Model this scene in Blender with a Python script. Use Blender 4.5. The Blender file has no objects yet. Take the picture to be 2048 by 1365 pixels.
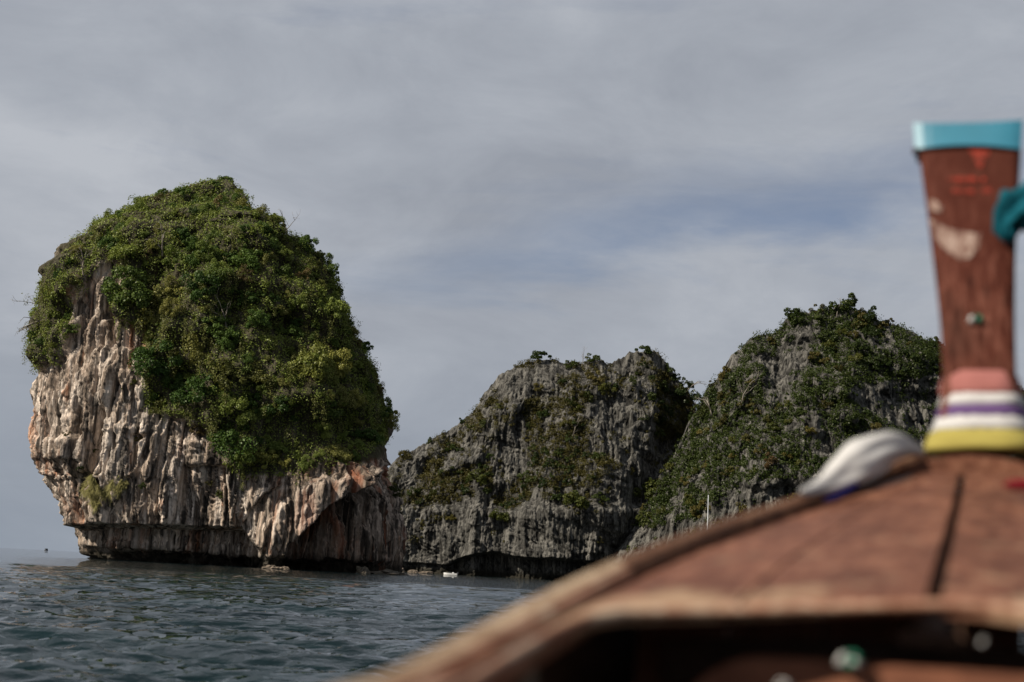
import bpy, math, random
import numpy as np
from mathutils import Vector, Matrix

# ------------------------------------------------------------------ camera
W0, H0, FPX = 2048.0, 1365.0, 2844.4          # photograph frame, 50 mm lens on 36 mm sensor
EYE = np.array([0.0, 0.0, 1.25])
PITCH, ROLL = math.radians(9.32), math.radians(3.03)
fw = np.array([0, math.cos(PITCH), math.sin(PITCH)])
up0 = np.array([0, -math.sin(PITCH), math.cos(PITCH)])
rt0 = np.array([1.0, 0, 0])
rt = math.cos(ROLL) * rt0 + math.sin(ROLL) * up0
up = -math.sin(ROLL) * rt0 + math.cos(ROLL) * up0
scene = bpy.context.scene
cam_d = bpy.data.cameras.new('camera')
cam_d.lens, cam_d.sensor_width = 50, 36
cam_d.clip_start, cam_d.clip_end = 0.05, 100000
cam_d.dof.use_dof = True
cam_d.dof.focus_distance = 310
cam_d.dof.aperture_fstop = 1.9
cam = bpy.data.objects.new('camera', cam_d)
scene.collection.objects.link(cam)
cam.matrix_world = Matrix(((rt[0], up[0], -fw[0], EYE[0]), (rt[1], up[1], -fw[1], EYE[1]),
                           (rt[2], up[2], -fw[2], EYE[2]), (0, 0, 0, 1)))
scene.camera = cam

def ray(x, y):
    return fw + rt * ((x - W0 / 2) / FPX) + up * ((H0 / 2 - y) / FPX)
def at_y(x, y, Y):
    d = ray(x, y)
    return EYE + d * (Y / d[1])
def proj(P):
    Q = np.asarray(P) - EYE
    z = Q @ fw
    return W0 / 2 + FPX * (Q @ rt) / z, H0 / 2 - FPX * (Q @ up) / z

# ------------------------------------------------------------------ light
SUN = np.array([-0.72, -0.37, 0.60]); SUN /= np.linalg.norm(SUN)
sun_el = math.asin(SUN[2]); sun_az = math.atan2(SUN[0], SUN[1])
world = bpy.data.worlds.new('World'); scene.world = world; world.use_nodes = True
wn, wl = world.node_tree.nodes, world.node_tree.links
wn.clear()
def wnode(t, **k):
    n = wn.new(t)
    for a, b in k.items(): setattr(n, a, b)
    return n
w_out = wnode('ShaderNodeOutputWorld'); w_bg = wnode('ShaderNodeBackground')
w_bg.inputs['Strength'].default_value = 0.0735
wl.new(w_bg.outputs[0], w_out.inputs[0])
sky = wnode('ShaderNodeTexSky', sky_type='NISHITA', sun_disc=False)
sky.sun_elevation, sky.sun_rotation = sun_el, sun_az
sky.air_density, sky.dust_density, sky.ozone_density = 1.0, 1.5, 1.5
tc = wnode('ShaderNodeTexCoord')
def wmap(loc, rot, sc):
    m = wnode('ShaderNodeMapping'); m.inputs['Location'].default_value = loc
    m.inputs['Rotation'].default_value = rot; m.inputs['Scale'].default_value = sc
    wl.new(tc.outputs['Generated'], m.inputs['Vector']); return m
def wnoise(m, scale, detail, rough, dist):
    n = wnode('ShaderNodeTexNoise'); n.inputs['Scale'].default_value = scale
    n.inputs['Detail'].default_value = detail; n.inputs['Roughness'].default_value = rough
    n.inputs['Distortion'].default_value = dist
    wl.new(m.outputs[0], n.inputs['Vector']); return n
def wramp(src, stops):
    r = wnode('ShaderNodeValToRGB'); e = r.color_ramp.elements
    while len(e) < len(stops): e.new(0.5)
    for i, (p, c) in enumerate(stops):
        e[i].position = p; e[i].color = (c, c, c, 1) if not isinstance(c, tuple) else (*c, 1)
    wl.new(src, r.inputs[0]); return r
def wmath(op, a, b=None, clamp=False):
    m = wnode('ShaderNodeMath', operation=op, use_clamp=clamp)
    for i, v in enumerate((a, b)):
        if v is None: continue
        if isinstance(v, (int, float)): m.inputs[i].default_value = v
        else: wl.new(v, m.inputs[i])
    return m.outputs[0]
def wdot(v):
    n = wnode('ShaderNodeVectorMath', operation='DOT_PRODUCT')
    wl.new(tc.outputs['Generated'], n.inputs[0]); n.inputs[1].default_value = v
    return n.outputs['Value']
# the long tear in the cloud that shows the blue behind it (a fixed direction of the sky)
hc = ray(1440, 418); hc /= np.linalg.norm(hc)
ha = ray(1840, 345) - ray(1040, 478); ha -= hc * (ha @ hc); ha /= np.linalg.norm(ha)
hb = np.cross(hc, ha)
streak = wnoise(wmap((3.1, 0.4, 0), (0, math.radians(-8), 0), (2.2, 2.2, 11)), 1.6, 7, 0.55, 0.5)
wisp = wnoise(wmap((0.3, 7.4, 2), (0, math.radians(-10), 0), (5, 5, 26)), 1.3, 8, 0.62, 0.8)
broad = wnoise(wmap((1.7, 2.2, 5), (0, math.radians(-6), 0), (1.5, 1.5, 4)), 1.5, 5, 0.5, 0.3)
puff = wnoise(wmap((4.7, 1.2, 9), (0, 0, 0), (3.2, 3.2, 6.5)), 2.1, 9, 0.6, 0.4)
wob = wmath('MULTIPLY', wmath('SUBTRACT', streak.outputs[0], 0.5), 0.11)
a1 = wmath('DIVIDE', wdot(tuple(ha)), 0.19)
b1 = wmath('DIVIDE', wmath('ADD', wdot(tuple(hb)), wob), 0.026)
front = wmath('GREATER_THAN', wdot(tuple(hc)), 0.0)
rr = wmath('ADD', wmath('MULTIPLY', a1, a1), wmath('MULTIPLY', b1, b1))
hole = wmath('MULTIPLY', wmath('POWER', 2.718, wmath('MULTIPLY', rr, -1.0)), front)
thin = wramp(streak.outputs[0], [(0.30, 0.22), (0.52, 0.0)])
wsp = wramp(wisp.outputs[0], [(0.35, 0.0), (0.75, 0.22)])
gap = wmath('SUBTRACT', wmath('ADD', wmath('MULTIPLY', hole, 0.64), thin.outputs[0]), wsp.outputs[0], True)
# cloud brightness: thick grey and thin pale parts
bri = wmath('ADD', wmath('MULTIPLY', broad.outputs[0], 0.55), wmath('MULTIPLY', puff.outputs[0], 0.45))
cl = wramp(bri, [(0.36, (3.00, 3.24, 3.72)), (0.49, (3.72, 3.98, 4.46)), (0.62, (4.65, 4.88, 5.30))])
for e in cl.color_ramp.elements: pass
sepw = wnode('ShaderNodeSeparateXYZ'); wl.new(tc.outputs['Generated'], sepw.inputs[0])
lowf = wramp(sepw.outputs[2], [(0.0, 0.62), (0.08, 0.34), (0.17, 0.0)])
mlow = wnode('ShaderNodeMixRGB'); wl.new(lowf.outputs[0], mlow.inputs[0]); wl.new(cl.outputs[0], mlow.inputs[1])
mlow.inputs[2].default_value = (2.20, 2.62, 3.20, 1)
mixw = wnode('ShaderNodeMixRGB'); wl.new(gap, mixw.inputs[0]); wl.new(mlow.outputs[0], mixw.inputs[1])
blue = wnode('ShaderNodeMixRGB', blend_type='MULTIPLY'); blue.inputs[0].default_value = 1
wl.new(sky.outputs[0], blue.inputs[1]); blue.inputs[2].default_value = (.66, .66, .74, 1)
wl.new(blue.outputs[0], mixw.inputs[2]); wl.new(mixw.outputs[0], w_bg.inputs['Color'])

sun_d = bpy.data.lights.new('sun', 'SUN'); sun_d.energy = 5.0; sun_d.angle = math.radians(1.5)
sun_d.color = (1.0, 0.90, 0.76)
sun = bpy.data.objects.new('sun', sun_d); scene.collection.objects.link(sun)
sun.rotation_euler = Vector(-SUN).to_track_quat('-Z', 'Y').to_euler()
sun.location = (-20, -20, 60)
vs = scene.view_settings
vs.view_transform, vs.look, vs.exposure, vs.gamma = 'Standard', 'None', 0.5, 1.0
vs.use_curve_mapping = False

# ------------------------------------------------------------------ helpers
C = scene.collection
rng = np.random.RandomState(7); random.seed(7)
ORIG = {}
def setp(o, label=None, cat=None, group=None, kind=None):
    if label: o['label'] = label
    if cat: o['category'] = cat
    if group: o['group'] = group
    if kind: o['kind'] = kind
    return o
def raw_mesh(name, V, F, smooth=True):
    V = np.asarray(V, np.float32); me = bpy.data.meshes.new(name)
    if isinstance(F, np.ndarray):
        n, k = F.shape
        me.vertices.add(len(V)); me.vertices.foreach_set('co', V.ravel())
        me.loops.add(n * k); me.loops.foreach_set('vertex_index', F.astype(np.int32).ravel())
        me.polygons.add(n); me.polygons.foreach_set('loop_start', np.arange(0, n * k, k, dtype=np.int32))
        me.update(calc_edges=True)
    else:
        me.from_pydata(V.tolist(), [], F)
    me.validate()
    me.polygons.foreach_set('use_smooth', np.full(len(me.polygons), smooth))
    me.update()
    return me
def obj(name, V, F, mat, parent=None, origin=(0, 0, 0), smooth=True):
    """one mesh object; V in world coordinates"""
    o0 = np.asarray(ORIG[parent.name] if parent else origin, float)
    me = raw_mesh(name, np.asarray(V, float) - o0, F, smooth)
    me.materials.append(mat)
    o = bpy.data.objects.new(name, me); C.objects.link(o)
    if parent: o.parent = parent
    else: o.location = o0
    ORIG[o.name] = o0
    return o
def empty(name, loc):
    o = bpy.data.objects.new(name, None); C.objects.link(o)
    o.location = loc; o.empty_display_size = 0.2; ORIG[o.name] = np.asarray(loc, float)
    return o
def grid_faces(n, m, closed=False):
    i, j = np.meshgrid(np.arange(n - 1), np.arange(m if closed else m - 1), indexing='ij')
    j2 = (j + 1) % m
    return np.stack([i * m + j, i * m + j2, (i + 1) * m + j2, (i + 1) * m + j], -1).reshape(-1, 4)
def slab(G, off):
    """solid board: grid of points G (n,m,3) thickened by the vector (or field) off"""
    n, m, _ = G.shape
    V = np.concatenate([G.reshape(-1, 3), (G + off).reshape(-1, 3)])
    top = grid_faces(n, m); bot = top[:, ::-1] + n * m
    b = [i * m for i in range(n)] + [(n - 1) * m + j for j in range(1, m)] + \
        [i * m + m - 1 for i in range(n - 2, -1, -1)] + [j for j in range(m - 2, 0, -1)]
    side = np.array([[b[k], b[(k + 1) % len(b)], b[(k + 1) % len(b)] + n * m, b[k] + n * m] for k in range(len(b))])
    return V, np.concatenate([top, bot, side])
def tube(path, radii, k=8, squash=None):
    path = np.asarray(path, float); n = len(path); rings = []
    for i in range(n):
        t = path[min(i + 1, n - 1)] - path[max(i - 1, 0)]; t /= np.linalg.norm(t) + 1e-9
        a = np.array([0, 0, 1.0]) if abs(t[2]) < 0.9 else np.array([1.0, 0, 0])
        u = np.cross(t, a); u /= np.linalg.norm(u); v = np.cross(u, t)
        th = np.arange(k) * 2 * math.pi / k
        rings.append(path[i] + radii[i] * (np.outer(np.cos(th), u) + np.outer(np.sin(th), v)))
    V = np.concatenate(rings + [path[:1], path[-1:]])
    F = grid_faces(n, k, True).tolist()
    for j in range(k):
        F.append([(j + 1) % k, j, n * k]); F.append([(n - 1) * k + j, (n - 1) * k + (j + 1) % k, n * k + 1])
    return V, F
def join(parts):
    V, F, o = [], [], 0
    for v, f in parts:
        V.append(np.asarray(v)); F += [[int(a) + o for a in q] for q in f]; o += len(v)
    return np.concatenate(V), F
PERM = np.random.RandomState(3).permutation(256); PERM = np.concatenate([PERM, PERM, PERM])
GR = np.random.RandomState(4).normal(size=(256, 3)); GR /= np.linalg.norm(GR, axis=1)[:, None]
def perlin(P):
    i = np.floor(P).astype(int); f = P - i; i &= 255
    u = f * f * f * (f * (f * 6 - 15) + 10); r = np.zeros(P.shape[:-1])
    for dx in (0, 1):
        wx = u[..., 0] if dx else 1 - u[..., 0]
        for dy in (0, 1):
            wy = u[..., 1] if dy else 1 - u[..., 1]
            for dz in (0, 1):
                wz = u[..., 2] if dz else 1 - u[..., 2]
                h = PERM[PERM[PERM[(i[..., 0] + dx) & 255] + ((i[..., 1] + dy) & 255)] + ((i[..., 2] + dz) & 255)]
                g = GR[h]
                r += wx * wy * wz * (g[..., 0] * (f[..., 0] - dx) + g[..., 1] * (f[..., 1] - dy) + g[..., 2] * (f[..., 2] - dz))
    return r * 1.6
def nz(P, sc, off=0.0):
    return perlin(P * np.asarray(sc) + off + 37.3)
def ridged(P, sc, off=0.0):
    return 1 - 2 * np.abs(nz(P, sc, off))
def sstep(a, b, x):
    t = np.clip((x - a) / (b - a), 0, 1); return t * t * (3 - 2 * t)
def inpoly(x, y, poly):
    x, y = np.asarray(x), np.asarray(y); r = np.zeros(x.shape, bool); n = len(poly)
    for k in range(n):
        x1, y1 = poly[k]; x2, y2 = poly[(k + 1) % n]
        if y1 == y2: continue
        c = ((y1 > y) != (y2 > y)) & (x < (x2 - x1) * (y - y1) / (y2 - y1) + x1); r ^= c
    return r
def polydist(x, y, poly):
    d = np.full(np.shape(x), 1e9); n = len(poly)
    for k in range(n):
        a = np.array(poly[k], float); b = np.array(poly[(k + 1) % n], float); e = b - a
        t = np.clip(((x - a[0]) * e[0] + (y - a[1]) * e[1]) / (e @ e), 0, 1)
        d = np.minimum(d, np.hypot(x - a[0] - t * e[0], y - a[1] - t * e[1]))
    return d

# ------------------------------------------------------------------ materials
class Mat:
    def __init__(s, name):
        s.m = bpy.data.materials.new(name); s.m.use_nodes = True
        s.n, s.l = s.m.node_tree.nodes, s.m.node_tree.links
        s.b = s.n['Principled BSDF']; s.out = s.n['Material Output']
        s.tc = s.n.new('ShaderNodeTexCoord')
    def new(s, t, **k):
        n = s.n.new(t)
        for a, b in k.items(): setattr(n, a, b)
        return n
    def noise(s, sc=(1, 1, 1), scale=1, detail=6, rough=0.6, dist=0.0, coord='Object', loc=(0, 0, 0)):
        m = s.new('ShaderNodeMapping'); m.inputs['Scale'].default_value = sc; m.inputs['Location'].default_value = loc
        s.l.new(s.tc.outputs[coord], m.inputs['Vector'])
        n = s.new('ShaderNodeTexNoise'); n.inputs['Scale'].default_value = scale; n.inputs['Detail'].default_value = detail
        n.inputs['Roughness'].default_value = rough; n.inputs['Distortion'].default_value = dist
        s.l.new(m.outputs[0], n.inputs['Vector']); return n.outputs[0]
    def ramp(s, src, stops):
        r = s.new('ShaderNodeValToRGB'); e = r.color_ramp.elements
        while len(e) < len(stops): e.new(0.5)
        for i, (p, c) in enumerate(stops):
            e[i].position = p; e[i].color = (*c, 1) if isinstance(c, tuple) else (c, c, c, 1)
        s.l.new(src, r.inputs[0]); return r.outputs[0]
    def mix(s, f, a, b, mode='MIX'):
        n = s.new('ShaderNodeMixRGB', blend_type=mode)
        for i, v in enumerate((f, a, b)):
            if isinstance(v, (int, float)): n.inputs[i].default_value = v if i == 0 else (v, v, v, 1)
            elif isinstance(v, tuple): n.inputs[i].default_value = (*v, 1)
            else: s.l.new(v, n.inputs[i])
        return n.outputs[0]
    def math(s, op, a, b=0.0):
        n = s.new('ShaderNodeMath', operation=op)
        for i, v in enumerate((a, b)):
            if isinstance(v, (int, float)): n.inputs[i].default_value = v
            else: s.l.new(v, n.inputs[i])
        return n.outputs[0]
    def bump(s, h, strength, dist, base=None):
        n = s.new('ShaderNodeBump'); n.inputs['Strength'].default_value = strength; n.inputs['Distance'].default_value = dist
        s.l.new(h, n.inputs['Height'])
        if base is not None: s.l.new(base, n.inputs['Normal'])
        return n.outputs[0]
    def fin(s, col, rough=0.8, normal=None, spec=0.3, k=0.78):
        col = tuple(c * k for c in col) if isinstance(col, tuple) else s.mix(1.0, col, k, 'MULTIPLY')
        if isinstance(col, tuple): s.b.inputs['Base Color'].default_value = (*col, 1)
        else: s.l.new(col, s.b.inputs['Base Color'])
        if isinstance(rough, (int, float)): s.b.inputs['Roughness'].default_value = rough
        else: s.l.new(rough, s.b.inputs['Roughness'])
        s.b.inputs['Specular IOR Level'].default_value = spec
        if normal is not None: s.l.new(normal, s.b.inputs['Normal'])
        return s.m

def rock_material(name, dark, mid, pale, orange, orange_lo, stain_lo, tide, vs_=1.0, cover=False, k=1.0):
    M = Mat(name)
    st = M.noise((0.42 * vs_, 0.42 * vs_, 0.045 * vs_), 1.0, 9, 0.62, 0.6)
    col = M.ramp(st, [(0.36, dark), (0.45, mid), (0.54, pale), (0.66, tuple(min(1, c * 1.15) for c in pale))])
    patch = M.noise((0.075 * vs_, 0.075 * vs_, 0.05 * vs_), 1.0, 5, 0.6, 0.8, loc=(4, 9, 1))
    col = M.mix(M.ramp(patch, [(0.45, 0.0), (0.65, 0.45)]), col, mid)
    on = M.noise((0.16 * vs_, 0.16 * vs_, 0.035 * vs_), 1.0, 7, 0.65, 0.9, loc=(11, 2, 5))
    col = M.mix(M.ramp(on, [(orange_lo, 0.0), (orange_lo + 0.13, 0.85)]), col, orange)
    bs = M.noise((0.75 * vs_, 0.75 * vs_, 0.05 * vs_), 1.0, 6, 0.62, 0.5, loc=(2, 7, 8))
    col = M.mix(M.ramp(bs, [(stain_lo, 0.88), (stain_lo + 0.12, 0.0)]), col, tuple(c * 0.55 for c in dark))
    thin = M.noise((1.5 * vs_, 1.5 * vs_, 0.07 * vs_), 1.0, 6, 0.6, 0.35, loc=(6, 1, 2))
    col = M.mix(0.85, col, M.ramp(thin, [(0.37, 0.26), (0.46, 0.82), (0.58, 1.0), (0.70, 1.3)]), 'MULTIPLY')
    fine = M.noise((1, 1, 0.55), 1.7, 8, 0.7)
    col = M.mix(0.75, col, M.ramp(fine, [(0.3, 0.42), (0.6, 1.0), (0.8, 1.15)]), 'MULTIPLY')
    sep = M.new('ShaderNodeSeparateXYZ'); M.l.new(M.tc.outputs['Object'], sep.inputs[0])
    zz = M.math('ADD', sep.outputs[2], M.math('MULTIPLY', M.noise((.5, .5, .2), 1, 4), -2.0))
    col = M.mix(M.ramp(M.math('DIVIDE', zz, tide), [(0.15, 0.94), (1.0, 0.0)]), col, (0.022, 0.02, 0.014))
    if cover:
        # the right half turns darker and greyer, with rusty stains
        gx = M.math('ADD', sep.outputs[0], M.math('MULTIPLY', M.noise((.09, .09, .06), 1, 5, .6, .5, loc=(1, 4, 4)), 22.0))
        gm = M.ramp(M.math('DIVIDE', gx, 40.0), [(.42, 0.0), (.70, .85)])
        col = M.mix(gm, col, M.mix(1.0, col, (.50, .46, .43), 'MULTIPLY'))
        rust = M.ramp(M.noise((.14, .14, .03), 1, 6, .6, .8, loc=(21, 3, 9)), [(.55, 0.0), (.66, .7)])
        col = M.mix(M.mix(1.0, rust, gm, 'MULTIPLY'), col, (.26, .085, .04))
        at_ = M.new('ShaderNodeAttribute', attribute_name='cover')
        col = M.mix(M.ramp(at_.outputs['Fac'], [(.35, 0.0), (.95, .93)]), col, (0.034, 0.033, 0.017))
    h = M.mix(0.5, M.mix(0.5, st, thin), fine)
    nrm = M.bump(h, 0.9, 0.8 / vs_)
    nrm = M.bump(M.noise((1, 1, .6), 4.5, 6, 0.7), 0.7, 0.18 / vs_, nrm)
    return M.fin(col, 0.92, nrm, 0.15, k)
m_islet = rock_material('islet_limestone', (0.06, 0.055, 0.05), (0.44, 0.345, 0.27), (0.74, 0.64, 0.55), (0.47, 0.185, 0.08), 0.56, 0.41, 2.6, 1.0, True)
m_cliff = rock_material('grey_limestone', (0.038, 0.037, 0.033), (0.105, 0.102, 0.092), (0.20, 0.192, 0.172), (0.32, 0.23, 0.17), 0.67, 0.40, 2.5, 0.8, False, 0.72)

def leaf_material(name, stops, trans=0.25, seed=0.0):
    M = Mat(name)
    oi = M.new('ShaderNodeObjectInfo')
    big = M.noise((1, 1, 1), 0.35, 3, 0.6, 0.0, 'Object', (seed, 0, 0))
    geo = M.new('ShaderNodeNewGeometry')
    small = M.new('ShaderNodeTexWhiteNoise', noise_dimensions='1D')
    M.l.new(geo.outputs['Random Per Island'], small.inputs['W'])
    f = M.math('ADD', M.math('MULTIPLY', oi.outputs['Random'], 0.58), M.math('MULTIPLY', big, 0.22))
    f = M.math('ADD', f, M.math('MULTIPLY', geo.outputs['Random Per Island'], 0.34))
    col = M.ramp(f, stops)
    d = M.new('ShaderNodeBsdfDiffuse'); t = M.new('ShaderNodeBsdfTranslucent'); g = M.new('ShaderNodeBsdfGlossy')
    M.l.new(col, d.inputs[0]); M.l.new(M.mix(1.0, col, (1.0, 1.0, 0.55), 'MULTIPLY'), t.inputs[0]); g.inputs['Roughness'].default_value = 0.45
    g.inputs[0].default_value = (0.5, 0.5, 0.45, 1)
    m1 = M.new('ShaderNodeMixShader'); m1.inputs[0].default_value = trans
    M.l.new(d.outputs[0], m1.inputs[1]); M.l.new(t.outputs[0], m1.inputs[2])
    m2 = M.new('ShaderNodeMixShader'); m2.inputs[0].default_value = 0.025
    M.l.new(m1.outputs[0], m2.inputs[1]); M.l.new(g.outputs[0], m2.inputs[2])
    M.l.new(m2.outputs[0], M.out.inputs[0])
    return M.m
LM = {
 'dark': leaf_material('dark_leaves', [(0.15, (0.0251, 0.0505, 0.0123)), (0.5, (0.0450, 0.0843, 0.0178)), (0.85, (0.0807, 0.1259, 0.0264))]),
 'mid': leaf_material('green_leaves', [(0.15, (0.0467, 0.0771, 0.0170)), (0.5, (0.0911, 0.1285, 0.0273)), (0.85, (0.1535, 0.1863, 0.0388))]),
 'olive': leaf_material('olive_leaves', [(0.15, (0.0617, 0.0675, 0.0178)), (0.5, (0.1137, 0.1189, 0.0331)), (0.85, (0.1865, 0.1800, 0.0499))]),
 'yellow': leaf_material('yellow_green_leaves', [(0.15, (0.0980, 0.1163, 0.0264)), (0.5, (0.1614, 0.1757, 0.0406)), (0.85, (0.2411, 0.2271, 0.0613))]),
 'dry': leaf_material('dry_brown_leaves', [(0.15, (0.0624, 0.0477, 0.0217)), (0.5, (0.1093, 0.0860, 0.0358)), (0.85, (0.1736, 0.1259, 0.0547))]),
}
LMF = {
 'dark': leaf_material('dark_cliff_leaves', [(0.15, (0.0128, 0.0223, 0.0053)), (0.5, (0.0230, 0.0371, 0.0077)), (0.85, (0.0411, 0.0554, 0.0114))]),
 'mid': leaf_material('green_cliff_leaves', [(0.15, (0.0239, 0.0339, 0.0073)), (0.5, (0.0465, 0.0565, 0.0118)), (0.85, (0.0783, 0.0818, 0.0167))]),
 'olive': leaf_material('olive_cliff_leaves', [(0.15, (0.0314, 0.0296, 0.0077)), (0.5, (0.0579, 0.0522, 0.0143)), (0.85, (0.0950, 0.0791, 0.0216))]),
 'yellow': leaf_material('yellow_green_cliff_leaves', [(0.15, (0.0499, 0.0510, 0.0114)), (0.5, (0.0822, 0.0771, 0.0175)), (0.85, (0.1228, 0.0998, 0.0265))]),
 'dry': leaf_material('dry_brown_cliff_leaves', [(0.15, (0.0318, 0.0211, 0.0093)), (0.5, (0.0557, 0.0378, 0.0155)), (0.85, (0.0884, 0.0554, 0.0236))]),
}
m_grass = leaf_material('hanging_grass_blades', [(.15, (.085, .088, .030)), (.5, (.15, .148, .055)), (.85, (.24, .22, .09))])
Mb = Mat('bark'); m_bark = Mb.fin(Mb.ramp(Mb.noise((6, 6, 1.5), 1, 5), [(0.3, (0.05, 0.042, 0.033)), (0.7, (0.20, 0.175, 0.14))]), 0.95, spec=0.1)
Mb = Mat('bleached_wood'); m_dead = Mb.fin(Mb.ramp(Mb.noise((4, 4, 1.5), 1, 5), [(0.3, (0.12, 0.10, 0.085)), (0.7, (0.36, 0.33, 0.28))]), 0.95, spec=0.1)

# ------------------------------------------------------------------ sea
def build_sea():
    fa = np.linspace(-34, 34, 270); ba = np.linspace(34, 326, 90)[1:-1]
    az = np.radians(np.concatenate([fa, ba]))
    r = np.concatenate([np.geomspace(1.5, 9, 16)[:-1], np.geomspace(9, 130, 560), np.geomspace(130, 60000, 110)[1:]])
    R, A = np.meshgrid(r, az, indexing='ij')
    X, Y = R * np.sin(A), R * np.cos(A)
    dr = np.gradient(r)[:, None]
    Z = np.zeros_like(X); rs = np.random.RandomState(5)
    for k in range(34):
        lam = 0.30 * 1.14 ** k * rs.uniform(.9, 1.1)
        if lam > 26: break
        th = math.radians(190 + rs.normal() * 24)
        amp = 0.052 * lam ** 0.9 if lam < 1.3 else 0.066 * (lam / 1.3) ** -0.1
        kx, ky = math.sin(th) * 2 * math.pi / lam, math.cos(th) * 2 * math.pi / lam
        warp = 1.6 * perlin(np.stack([X / (lam * 2.3), Y / (lam * 2.3), np.full_like(X, k * 3.1)], -1))
        ph = kx * X + ky * Y + rs.uniform(0, 6.28) + warp * 1.0
        att = np.clip((lam - 2.0 * np.maximum(dr, .004 * R)) / (2.0 * np.maximum(dr, .004 * R)), 0, 1)
        env = 0.65 + 0.6 * perlin(np.stack([X / (lam * 4 + 3), Y / (lam * 4 + 3), np.full_like(X, k * 1.7 + 9)], -1))
        c = 1 - np.abs(np.sin(ph / 2))
        Z += att * amp * env * (1.2 * c ** 1.3 - 0.5)
    Z *= np.clip((R - 2.5) / 4, 0, 1)
    V = np.stack([X, Y, Z], -1).reshape(-1, 3)
    F = grid_faces(len(r), len(az), True)
    M = Mat('sea_water')
    n1 = M.noise((1, 2.0, 1), 2.2, 3, 0.55, 0.3)
    n2 = M.noise((1, 2.0, 1), 7.5, 4, 0.6, 0.2, loc=(3, 3, 0))
    n3 = M.noise((0.09, 0.16, 1), 1.0, 5, 0.6, 0.5, loc=(8, 3, 0))
    nrm = M.bump(n1, 0.8, 0.06)
    nrm = M.bump(n3, 0.4, 0.8, nrm)
    nrm = M.bump(M.noise((0.35, 0.7, 1), 1.0, 3, 0.55, 0.3, loc=(5, 5, 0)), 0.6, 0.5, nrm)
    col = M.ramp(n3, [(0.35, (0.0012, 0.006, 0.008)), (0.65, (0.002, 0.0105, 0.0125))])
    M.b.inputs['IOR'].default_value = 1.33
    M.fin(col, 0.0, nrm, 0.5, 1.0)
    o = obj('sea', V, F, M.m); setp(o, 'dark blue green rippled sea', None, None, 'structure')
build_sea()

# ------------------------------------------------------------------ the round limestone islet
ISL_Y = 306.0
L_PX = [(452, 352), (400, 372), (330, 406), (280, 432), (240, 448), (200, 464), (160, 500), (132, 530), (112, 560), (96, 590),
        (90, 630), (82, 690), (76, 740), (66, 800), (61, 870), (65, 930), (73, 950), (92, 968), (105, 1000), (118, 1040),
        (124, 1062), (136, 1078), (142, 1090), (154, 1106), (172, 1116), (180, 1130)]
R_PX = [(452, 352), (476, 378), (494, 425), (530, 450), (572, 480), (618, 502), (648, 548), (676, 590), (688, 630), (712, 690),
        (733, 730), (758, 768), (766, 805), (774, 835), (770, 868), (766, 890), (768, 930), (783, 970), (799, 1010), (805, 1060),
        (805, 1110), (800, 1140), (796, 1160)]
VEG_I = [(445, 330), (300, 380), (190, 430), (110, 530), (70, 590), (60, 700), (80, 745), (128, 712), (150, 655), (150, 605), (182, 560), (212, 515),
         (246, 512), (256, 560), (226, 602), (240, 640), (285, 660), (292, 720), (284, 770), (290, 822), (380, 842), (432, 870),
         (440, 915), (480, 960), (585, 952), (640, 930), (700, 930), (772, 885), (810, 840), (790, 750), (740, 660), (690, 540), (600, 440), (500, 370)]
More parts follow.
